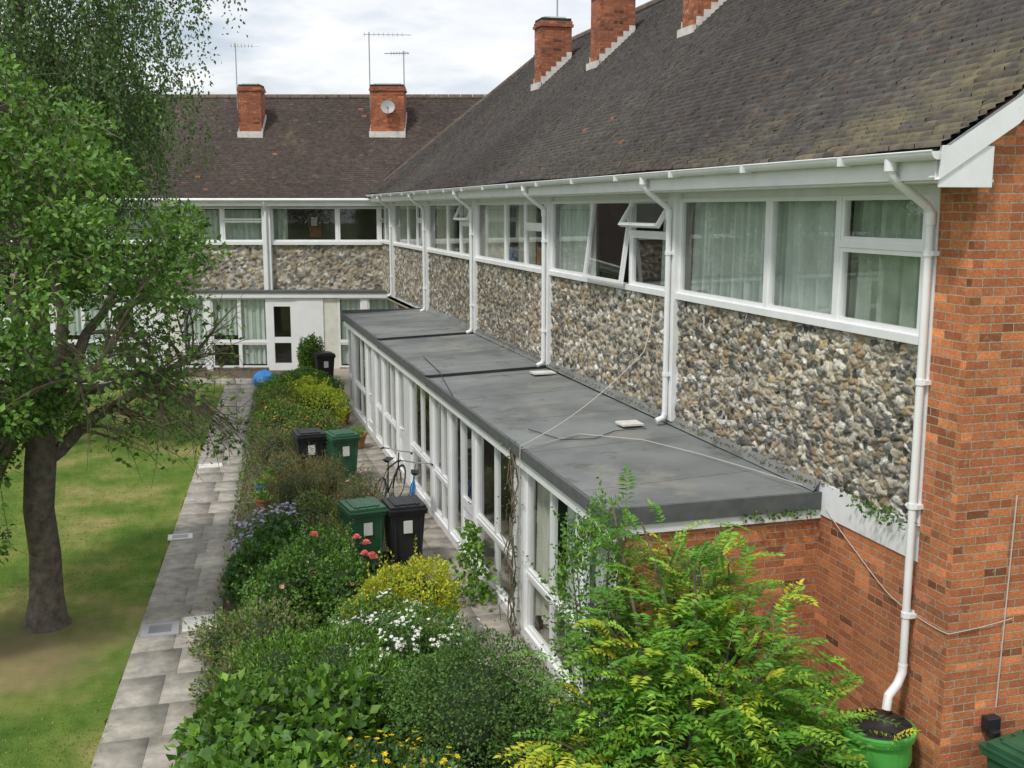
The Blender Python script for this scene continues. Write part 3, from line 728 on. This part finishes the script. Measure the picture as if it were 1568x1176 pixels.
shrub('heather_shrub',[(1.45,18.6,.55,.55,.6,.62),(1.9,19.3,.5,.5,.5,.55)],10000,.05,.012,GB+[(.07,.10,.04)],33,sprig=140,upb=1.2)
shrub('dry_perennial',[(2.5,18.3,.4,.4,.5,.5),(2.4,17.6,.35,.35,.4,.45)],6000,.05,.014,GB+GG,34,sprig=140,upb=1.0,flw=(30,.03,[(.7,.3,.35)],2,.2))
shrub('lavender_bush',[(1.4,21.4,.3,.35,.6,.4),(1.3,23,.4,.4,.6,.5)],6000,.06,.015,GG+GB,35,sprig=70)
shrub('mixed_shrub',[(1.65,25,.5,.6,.8,.6),(2.2,24.0,.5,.6,.7,.55),(1.7,26.4,.55,.6,.7,.65)],12000,.06,.04,G1+GB+G2,36,sprig=60,flw=(60,.04,[(.7,.2,.12),(.7,.4,.1)],2,.2))
shrub('golden_privet',[(2.6,26.6,.6,.75,.7,.65),(2.5,28.1,.6,.6,.7,.6)],9000,.06,.04,GY+[(.2,.26,.03)],37,sprig=40)
shrub('mixed_shrub',[(1.95,29.0,.5,.6,.9,.6),(2.6,30.5,.5,.8,.8,.5),(3.2,29.7,.4,.4,.6,.45)],9000,.06,.04,G1+G2,38,flw=(40,.04,[(.7,.65,.1)],2,.2))
shrub('mixed_shrub',[(2.4,31.9,.35,.5,.6,.38)],3500,.06,.04,G1+G2+GB,39)
shrub('evergreen_shrub',[(3.25,34.6,.75,.42,.45,.75)],4000,.07,.045,G1+GY[2:],41)
r=np.random.default_rng(77); parts=[]
for (x,y,z) in [(1.75,13.3,1.34),(1.88,13.35,1.24),(1.93,13.2,1.12),(1.25,13.7,1.30),(1.98,13.4,1.02),(1.82,13.1,1.18)]:
    for k in range(3):
        m=7-k; an=np.linspace(0,6.28,m,endpoint=False)+k; dd=np.stack([np.cos(an),np.sin(an),np.full(m,.3+.6*k)],-1)
        parts.append(leafmesh(np.repeat(np.array([[x,y,z+.01*k]]),m,0),dd,.07-.012*k,.07,np.repeat(np.array([PK[k%2]]),m,0),r,up=np.repeat(np.array([[0,0,1.]]),m,0)))
addl('rose_blooms',parts,'petal')
r=np.random.default_rng(5); n=28000; Y=r.uniform(7,34,n); X=PL(Y)+.95+r.random(n)**.9*(2.93-PL(Y)-.95)
hh=np.clip(.16+.16*sn(X,Y,3,2.2,4),.02,.45)*r.random(n)**.6
D=np.stack([r.normal(0,.6,n),r.normal(0,.6,n),np.full(n,.8)],-1)
C=pal(r,n,G1+G2+GG+GB); parts=[leafmesh(np.stack([X,Y,hh],-1),D,r.uniform(.04,.08,n),r.uniform(.02,.04,n),C,r)]
n=5000; X=r.uniform(3.9,5.9,n);Y=r.uniform(5.5,9.3,n); parts.append(leafmesh(np.stack([X,Y,r.random(n)*.3],-1),np.stack([r.normal(0,.6,n),r.normal(0,.6,n),np.full(n,.8)],-1),.07,.035,pal(r,n,G1+GD),r))
addl('ground_cover_plants',parts)
n=60000; Y=9+ (r.random(n)**1.5)*24; X=PL(Y)+.05-r.random(n)**.9*9*(Y/14)
P=np.stack([X,Y,np.zeros(n)],-1); cc=pal(r,n,[(.08,.13,.025),(.12,.16,.035),(.19,.18,.07)])
k=np.hypot(X+2.4,Y-14.0)>1.7+r.random(n)
addl('lawn_grass_blades',[leafmesh(P[k],np.stack([r.normal(0,.6,n),r.normal(0,.6,n),np.full(n,.8)],-1)[k],r.uniform(.02,.045,n)[k],.012,cc[k],r)])
def pinnate(base,d,L,r,col,nl=8,ll=.088):
    t=np.linspace(.16,1,nl); up=np.array([0,0,1.]); d=d/np.linalg.norm(d); s=np.cross(d,up); s/=max(np.linalg.norm(s),1e-6)
    Q=base+d*L*t[:,None]-up*(t**2)[:,None]*L*.35
    P=[];D=[]
    for sg in (1,-1): P.append(Q); D.append(s*sg*1.0+d*.45-up*.12+r.normal(0,.08,Q.shape))
    P.append(Q[-1:]);D.append(d[None]-up*.5)
    P=np.concatenate(P);D=np.concatenate(D); sc=np.concatenate([np.sin(np.clip(t,0,1)*2.6+.3)*.5+.55]*2+[[.9]])
    return P,D,ll*sc,col
def pinn_shrub(name,origin,stems,seed,fpc,spread,LL=(.30,.50)):
    E=empty(name,loc=origin); r=np.random.default_rng(seed); mb=MB(); P=[];D=[];Ls=[];C=[]
    for (ex,ey,ez) in stems:
        a=Vector((r.normal(0,.12),r.normal(0,.12),0)); e=Vector((ex,ey,ez)); m=a.lerp(e,.5)+Vector((r.normal(0,.1),r.normal(0,.1),.25*abs(e.z)*.4))
        pts=[]
        for i in range(12):
            t=i/11; pts.append(a*(1-t)**2+m*2*t*(1-t)+e*t*t)
        mb.tube(pts,[.026*(1-t/13)+.004 for t in range(12)],'twig',6)
        ys_=r.random()<(.42 if ex<.4 else .15)
        for i in range(fpc):
            t=r.uniform(.5,1.05)**.8; k=min(11,int(t*11)); bp=np.array(pts[k])+r.normal(0,spread*.2,3)
            o=bp-np.array([0,0,ez*.55]); dd=unit((unit(o[None])[0]+r.normal(0,.7,3)+np.array([0,0,.25]))[None])[0]; dd[2]=max(dd[2],-.3)
            L=r.uniform(*LL); p,d,l,_=pinnate(bp,dd,L,r,None)
            yel=r.random()<(.05+.35*ys_); c=np.array([(.55,.52,.04),(.40,.50,.04)][r.integers(0,2)]) if yel else np.array([(.13,.31,.035),(.20,.40,.045),(.09,.23,.03),(.27,.45,.05),(.12,.28,.035)][r.integers(0,5)])
            c=c*r.uniform(.8,1.2); P.append(p);D.append(d);Ls.append(l);C.append(np.repeat(c[None],len(p),0)*r.uniform(.85,1.15,(len(p),1)))
            mb.tube([tuple(bp),tuple(bp+dd*L*.5-np.array([0,0,L*.09])),tuple(bp+dd*L-np.array([0,0,L*.35]))],.0025,'stemg',3,cap=False)
    P=np.concatenate(P);D=np.concatenate(D);Ls=np.concatenate(Ls);C=np.concatenate(C)
    addl('leaves',[leafmesh(P,D,Ls,Ls*.40,C,r,fold=.2,up=np.repeat(np.array([[0,0,1.]]),len(P),0))],'leaf',E)
    mb.obj('stems',E); return E
M['stemg']=plain('green_stem',(.12,.17,.04),.6,.2,6)
r=np.random.default_rng(12); st=[]
for i in range(56):
    an=r.uniform(0,6.28); q=r.random()**.5; x=math.cos(an)*1.3*q; yy=math.sin(an)*.95*q; z=2.6-1.0*q*q+r.uniform(-.7,.2)-.32*max(0,x)
    st.append((x-.02,yy-.1,max(.5,z)))
for i in range(22):
    an=r.uniform(0,6.28); st.append((math.cos(an)*1.25,math.sin(an)*.8-.3,r.uniform(.5,1.3)))
st+=[(-.7,.3,3.0),(-.5,.1,2.85),(.3,.2,2.75)]
pinn_shrub('rowan_shrub',(4.02,8.15,0),st,13,18,.6)
shrub('jasmine_bush',[(3.35,8.9,2.0,.42,.38,.85),(3.45,8.7,1.1,.5,.4,.8),(3.2,8.4,.7,.45,.4,.6)],8500,.045,.026,G2+G1,43,core=False,sprig=150,upb=.6,rough=.35)
shrub('low_shrub',[(4.9,6.9,.4,.6,.6,.45),(3.6,7.3,.4,.6,.5,.5)],6000,.06,.035,GD+G1,44)
r=np.random.default_rng(31); mb=MB(); E=empty('climbing_plant',loc=(3.68,12.85,0)); parts=[]
for i in range(5):
    pts=[(r.normal(0,.03),r.normal(0,.07),z) for z in np.linspace(0,2.5,12)]; mb.tube(pts,[.010]*12,'twig',5)
    for p in pts:
        n=r.integers(1,7); parts.append(leafmesh(np.array(p)+r.normal(0,.07,(n,3)),r.normal(0,1,(n,3)),.045,.03,pal(r,n,G1+GG),r))
for i in range(8):
    an=r.uniform(0,6.28); z=r.uniform(.5,2.5); mb.tube([(0,r.normal(0,.06),z),(-.1+.06*math.cos(an),.12*math.sin(an),z-.1),(-.15*r.random(),.2*math.sin(an),z-.35)],.005,'twig',4)
mb.obj('stems',E); addl('leaves',parts,'leaf',E)
E=empty('climbing_plant',loc=(3.5,14.2,0)); r=np.random.default_rng(32); n=420; z=r.random(n)*1.1
addl('leaves',[leafmesh(np.stack([r.normal(0,.16,n)*(1.3-z),r.normal(0,.2,n),z],-1),r.normal(0,1,(n,3)),.10,.07,pal(r,n,G2),r)],'leaf',E)
r=np.random.default_rng(33); n=900; Y=r.uniform(9.4,24,n); 
addl('roof_moss',[leafmesh(np.stack([5.93+r.normal(0,.02,n),Y,2.70+r.random(n)*.03+(Y>18.4)*.05],-1),r.normal(0,1,(n,3)),.035,.02,pal(r,n,GB),r),
 leafmesh(np.stack([5.9+r.normal(0,.06,120),r.normal(8.35,.22,120),2.66+r.random(120)*.16],-1),r.normal(0,1,(120,3)),.05,.035,pal(r,120,G1),r),
 leafmesh(np.stack([r.uniform(5.1,5.9,90),9.36+r.normal(0,.03,90),2.40+r.random(90)*.09],-1),r.normal(0,1,(90,3)),.045,.035,pal(r,90,G1),r)])
# ---------------------------------------------------------------- trees
def bez(a,b,c,n=8): return [a*(1-t)**2+b*2*t*(1-t)+c*t*t for t in np.linspace(0,1,n)]
def tree(name,loc,trunkpts,trunkr,limbs,clusters,nleaf,L,W,cols,seed,crad=.42,droop=0,twigs=3,leafup=.2):
    E=empty(name,loc=loc); r=np.random.default_rng(seed); mb=MB()
    mb.tube(trunkpts,trunkr,'bark',14)
    nodes=[];nr=[]
    for i,e in enumerate(limbs):
        e=np.array(e); st=np.array(trunkpts[-1-(i%3>1)]); m=(st+e)/2+np.array([0,0,.4])+r.normal(0,.2,3); pts=bez(st,m,e,10)
        pts=[p+r.normal(0,.04,3)*(k>0) for k,p in enumerate(pts)]
        rad=np.linspace(trunkr[-1]*.62,.03,10); mb.tube(pts,list(rad),'bark',8)
        nodes+=pts[2:];nr+=list(rad[2:])
    nodes=np.array(nodes); parts=[]
    for (c,dens) in clusters:
        c=np.array(c); dd=np.linalg.norm(nodes-c,axis=1)+ .6*np.maximum(0,nodes[:,2]-c[2]); k=dd.argmin(); s=nodes[k]
        m=(s+c)/2+np.array([0,0,.18*np.linalg.norm(c-s)])+r.normal(0,.08,3); pts=bez(s,m,c,6); mb.tube(pts,list(np.linspace(min(nr[k]*.6,.03),.007,6)),'twig',5,cap=False)
        for j in range(twigs if dens>.3 else twigs+3):
            e=c+r.normal(0,crad*.75,3)-np.array([0,0,droop*r.random()*.6]); mb.tube([tuple(pts[r.integers(2,6)]),tuple((c+e)/2+np.array([0,0,.08])),tuple(e)],[.007,.005,.003],'twig',3,cap=False)
        n=int(nleaf*dens*r.uniform(.6,1.3))
        if n<1: continue
        if droop:
            ns=max(3,n//26); cl=r.uniform(.75,1.3)
            for q in range(ns):
                o=c+r.normal(0,crad*.6,3)*np.array([1,1,.5]); ln=droop*r.uniform(.4,1.2); m_=26; t=np.linspace(0,1,m_)[:,None]
                hd=r.normal(0,.18,2); Q=o+np.concatenate([t*hd*ln+.05*np.sin(t*4+q)*.5,-t*ln],1)+r.normal(0,.05,(m_,3))
                parts.append(leafmesh(Q,np.array([0,0,-1.])+r.normal(0,.7,(m_,3)),L*r.uniform(.7,1.2,m_),W,pal(r,m_,cols)*r.uniform(.8,1.25)*cl,r))
        else:
            d=unit(r.normal(size=(n,3))); P=c+d*(r.random(n)**.45)[:,None]*crad*np.array([1.15,1.15,.8])
            cl=r.uniform(.7,1.3)
            sz=r.uniform(.7,1.25,n); parts.append(leafmesh(P,d*.6+np.array([0,0,leafup])+r.normal(0,.6,(n,3)),L*sz,W*sz,pal(r,n,cols)*cl,r,up=d+np.array([0,0,.8])))
    mb.obj('trunk_and_limbs',E,smooth=True); addl('leaves',parts,'leaf',E); return E
r=np.random.default_rng(17)
tp=[(0.0,0,-.05),(.0,0,.12),(.02,0,.4),(.04,0,1.0),(0,0,1.6),(.06,0,2.2),(.1,.02,2.7)]; trr=[.33,.27,.22,.20,.195,.20,.17]
lim=[(1.6,-.3,3.3),(1.2,.8,4.6),(.3,-1.2,5.0),(-.8,.6,5.4),(-1.6,-.5,4.0),(.4,.3,6.2),(-1.0,1.4,3.8),(.9,-1.4,3.6),(2.0,.7,3.4)]
cl=[]
while len(cl)<205:
    d=unit(r.normal(size=(1,3)))[0]; q=r.uniform(.45,1.0)**.6
    c=d*q*np.array([2.5,2.2,2.8])+np.array([-.25,0,4.65])
    if c[2]<2.1: continue
    if c[0]>1.1 and c[2]>5.8: continue
    dens=1.0 if r.random()<.8 else .45
    if c[0]>.7 and c[2]<4.3: dens=.15 if r.random()<.72 else .5
    if c[0]>.2 and c[2]<2.9: dens*=.25
    cl.append((c,dens))
for i in range(44):
    cl.append((np.array([r.uniform(1.0,2.6),r.uniform(-1,1),r.uniform(2.3,4.2)]),.09))
for i in range(30): cl.append((np.array([r.uniform(-2.4,-.4),r.uniform(-1.7,-.6),r.uniform(1.7,3.0)]),.8))
for i in range(16): cl.append((np.array([r.uniform(-1.7,-.62),r.uniform(-1.0,-.2),r.uniform(1.0,2.0)]),.35))
tree('apple_tree',(-2.2,14.9,0),tp,trr,lim,cl,235,.092,.056,[(.055,.12,.022),(.085,.17,.03),(.045,.09,.022),(.12,.19,.045)],51,.38,0,4)
cl=[];r=np.random.default_rng(19)
while len(cl)<235:
    d=unit(r.normal(size=(1,3)))[0]; q=r.uniform(.3,1.0)**.6
    c=d*q*np.array([4.35,4.0,5.2])+np.array([-.25,0,10.5])
    if c[0]>3.0 and r.random()<.35: continue
    cl.append((c,1.0 if r.random()<.8 else .4))
tp=[(0,0,-.05),(.02,0,1.5),(.05,.1,4),(0,.1,7),(.1,0,10),(.05,0,12.5)]; trr=[.3,.24,.2,.16,.11,.07]
lim=[(2.0,.5,9.5),(-2,1,9),(1,-2,8.5),(0,2,11),(1.4,1,12.5),(-1.5,-1,12),(0.3,0,14),(2.2,-1,11),(-.5,-2.4,10.5)]
tree('birch_tree',(-3.65,26.5,0),tp,trr,lim,cl,680,.10,.058,[(.045,.085,.03),(.065,.11,.036),(.09,.14,.05)],52,.7,2.2,3)
tr2=[]
r=np.random.default_rng(23)
for i in range(60):
    c=np.array([r.uniform(-34,-14),r.uniform(22,34),r.uniform(.5,6)]); n=260; d=unit(r.normal(size=(n,3))); tr2.append(leafmesh(c+d*(r.random(n)**.4)[:,None]*np.array([1.3,1.3,1.1]),r.normal(0,1,(n,3)),.22,.15,pal(r,n,GD+G1),r))
addl('boundary_hedge',tr2)
# ================================================================ OBJECTS
def wheelie(name,x,y,rz,body):
    m=MB()
    m.box(-.27,.27,-.30,.30,.08,.93,body,tx=.80,ty=.78)
    m.box(-.295,.295,-.33,.33,.90,.95,body)
    m.box(-.30,.30,-.36,.33,.955,.985,body); m.box(-.28,.28,-.33,.30,.985,1.03,body,tx=1.0); m.box(-.20,.20,-.25,.22,1.03,1.05,body)
    for i in (-.15,0,.15): m.box(i-.012,i+.012,-.30,.27,1.03,1.055,body)
    m.tube([(-.24,.37,.95),(.24,.37,.95)],.018,body,8); 
    for sx in (-.24,.24): m.box(sx-.03,sx+.03,.28,.385,.92,.97,body)
    for sx in (-.27,.27):
        m.tube([(sx-.03,.24,.10),(sx+.03,.24,.10)],.10,'black',16)
    m.tube([(-.27,.24,.10),(.27,.24,.10)],.015,'steel',6)
    m.box(-.20,.20,-.295,-.25,.10,.14,body)
    m.box(-.07,.07,-.305,-.296,.60,.80,'label')
    m.box(-.22,-.18,-.30,-.27,.2,.88,body,ty=.9); m.box(.18,.22,-.30,-.27,.2,.88,body,ty=.9)
    return m.obj(name,loc=(x,y,.014),rz=rz,bevel=.012)
wheelie('wheelie_bin',2.2,16.0,.15,'green'); wheelie('wheelie_bin',2.83,15.95,.05,'black')
wheelie('wheelie_bin',2.55,21.4,.2,'green'); wheelie('wheelie_bin',1.93,21.7,.1,'black')
wheelie('wheelie_bin',6.55,6.85,.2,'green'); wheelie('wheelie_bin',3.55,33.7,.1,'black')
def bike(x,y,rz,col):
    m=MB(); R_=.33
    for cx in (-.52,.52):
        m.tube([(cx+R_*math.cos(a),0,R_+R_*math.sin(a)) for a in np.linspace(0,2*math.pi,28,endpoint=False)],.017,'black',6,close=True)
        m.tube([(cx+(R_-.025)*math.cos(a),0,R_+(R_-.025)*math.sin(a)) for a in np.linspace(0,2*math.pi,28,endpoint=False)],.008,'steel',5,close=True)
        for a in np.linspace(0,2*math.pi,16,endpoint=False): m.tube([(cx,0,R_),(cx+R_*.95*math.cos(a),0,R_+R_*.95*math.sin(a))],.0022,'steel',3)
        m.tube([(cx,-.05,R_),(cx,.05,R_)],.02,'steel',8)
    bb=(-.08,0,.29);st=(-.2,0,.78);hd=(.34,0,.80);hb=(.38,0,.68)
    for a,b in ((bb,st),(bb,hb),(st,hd),(hd,hb)): m.tube([a,b],.016,col,8)
    for sy in (-.04,.04):
        m.tube([(-.52,sy,.33),(bb[0],sy*.6,bb[2])],.009,col,6);m.tube([(-.52,sy,.33),(st[0],sy*.4,st[2])],.009,col,6);m.tube([hb,(.44,sy,.52),(.52,sy,.33)],.011,col,6)
    m.tube([st,(-.225,0,.92)],.013,'steel',6); m.box(-.36,-.09,-.07,.07,.92,.965,'black',tx=.8,ty=.4)
    m.tube([hd,(.32,0,.96)],.013,'steel',6); m.tube([(.22,-.3,1.02),(.34,-.2,1.0),(.36,0,.98),(.34,.2,1.0),(.22,.3,1.02)],.012,'steel',6)
    m.tube([(.16,-.3,1.02),(.26,-.28,1.02)],.018,'black',6);m.tube([(.16,.3,1.02),(.26,.28,1.02)],.018,'black',6)
    m.tube([(bb[0],-.06,.29),(bb[0],-.075,.29)],.09,'steel',16); m.tube([(bb[0],-.09,.29),(bb[0]+.1,-.09,.16)],.009,'steel',5); m.box(bb[0]+.06,bb[0]+.15,-.16,-.09,.145,.17,'black')
    o=m.obj('bicycle',loc=(x,y,.014),rz=rz); o.rotation_euler[0]=.12; return o
bike(3.35,18.3,math.radians(78),'blue'); bike(3.15,19.4,math.radians(60),'black')
def lathe(mb,prof,k,n=28):
    rs=[[(r_*math.cos(a),r_*math.sin(a),z) for a in np.linspace(0,2*math.pi,n,endpoint=False)] for r_,z in prof]
    for A,Bq in zip(rs[:-1],rs[1:]):
        for i in range(n): mb.poly([A[i],A[(i+1)%n],Bq[(i+1)%n],Bq[i]],k)
m=MB(); lathe(m,[(.22,0),(.25,.3),(.27,.32),(.27,.36),(.25,.38),(.28,.7),(.30,.72),(.30,.76),(.29,.92),(.32,.93),(.33,.97),(.33,1.0),(.30,1.01)],'greenb'); lathe(m,[(.30,1.0),(.29,1.02),(.12,1.045),(.0,1.045)],'black')
m.box(-.03,.03,-.33,-.25,.2,.26,'black'); 
for a in range(12): m.box(.13,.27,-.008,.008,1.02,1.04,'black',T=(lambda p,a=a:(p[0]*math.cos(a*.5236)-p[1]*math.sin(a*.5236),p[0]*math.sin(a*.5236)+p[1]*math.cos(a*.5236),p[2])))
m.obj('water_butt',loc=(5.55,7.66,0),smooth=True)
def pot(x,y,k,s=1):
    E=empty('potted_plant',loc=(x,y,0))
    m=MB(); lathe(m,[(.0,.01),(.12*s,.01),(.18*s,.26*s),(.20*s,.27*s),(.20*s,.31*s),(.17*s,.31*s),(.16*s,.27*s),(0,.26*s)],k); m.obj('plant_pot',E,smooth=True)
    r=np.random.default_rng(int(x*100)); n=160; d=unit(r.normal(size=(n,3)));d[:,2]=abs(d[:,2])
    addl('leaves',[leafmesh(np.array([0,0,.28*s])+d*r.random((n,1))*.22*s,d,.07,.035,pal(r,n,G2),r)],'leaf',E)
pot(.98,20.5,'bluepot',1.0); pot(1.15,21.3,'terra',.9); pot(.9,19.7,'terra',.8); pot(3.3,24.5,'terra',1.1); pot(3.35,27.5,'terra',1)
m=MB(); rs=[]
for z,rr_ in ((0,.36),(.14,.42),(.30,.34),(.42,.18),(.47,.05)):
    rs.append([(rr_*math.cos(a)*(1+.15*math.sin(3*a+z*9)),rr_*math.sin(a)*(1+.12*math.cos(4*a+z*7)),z) for a in np.linspace(0,2*math.pi,18,endpoint=False)])
for A,Bq in zip(rs[:-1],rs[1:]):
    for i in range(18): m.poly([A[i],A[(i+1)%18],Bq[(i+1)%18],Bq[i]],'blue')
m.poly(rs[-1],'blue'); m.obj('blue_sack',loc=(1.75,34.5,0),smooth=True)
# ================================================================ SKY, SUN, CAMERA
sd=Vector((-.62,-.50,0)).normalized(); el=math.radians(56)
W=bpy.data.worlds.new('World'); S.world=W; W.use_nodes=True; nt=W.node_tree
bg=nt.nodes['Background']; sky=N(nt,'ShaderNodeTexSky',sky_type='NISHITA'); sky.sun_disc=False; sky.sun_elevation=el
sky.sun_rotation=math.atan2(sd.x,sd.y)%(2*math.pi); sky.dust_density=1.5
tc=N(nt,'ShaderNodeTexCoord'); mp=N(nt,'ShaderNodeMapping'); mp.inputs['Scale'].default_value=(1,1,3.2); mp.inputs['Location'].default_value=(.3,.1,.2)
nt.links.new(tc.outputs['Generated'],mp.inputs['Vector'])
f=noise(nt,2.6,6,mp.outputs[0],.55); f2=noise(nt,4.5,5,mp.outputs[0],.55)
mk=ramp(nt,f,[(.30,0.),(.48,1.)]); cc=ramp(nt,f2,[(.36,(6.9,7.3,7.9)),(.5,(8.4,8.6,8.9)),(.60,(9.6,9.6,9.6))])
nt.links.new(mixc(nt,'MIX',mk,sky.outputs[0],cc),bg.inputs['Color']); bg.inputs['Strength'].default_value=.118
sl=bpy.data.lights.new('sun','SUN'); sl.energy=2.4; sl.angle=math.radians(7); sl.color=(1,.96,.89)
so=bpy.data.objects.new('sun',sl); COL.objects.link(so)
v=Vector((sd.x*math.cos(el),sd.y*math.cos(el),math.sin(el))); so.rotation_euler=v.to_track_quat('Z','Y').to_euler(); so.location=(-10,-10,20)
cam=bpy.data.cameras.new('cam'); co=bpy.data.objects.new('camera',cam); COL.objects.link(co); S.camera=co
cam.sensor_width=36; cam.lens=36*1650/1568; cam.clip_end=2000; cam.clip_start=.1
co.location=(0,0,5.5); co.rotation_euler=(math.radians(90-9.26),0,math.radians(-16))
S.view_settings.view_transform='Standard'; S.view_settings.look='None'; S.view_settings.exposure=0
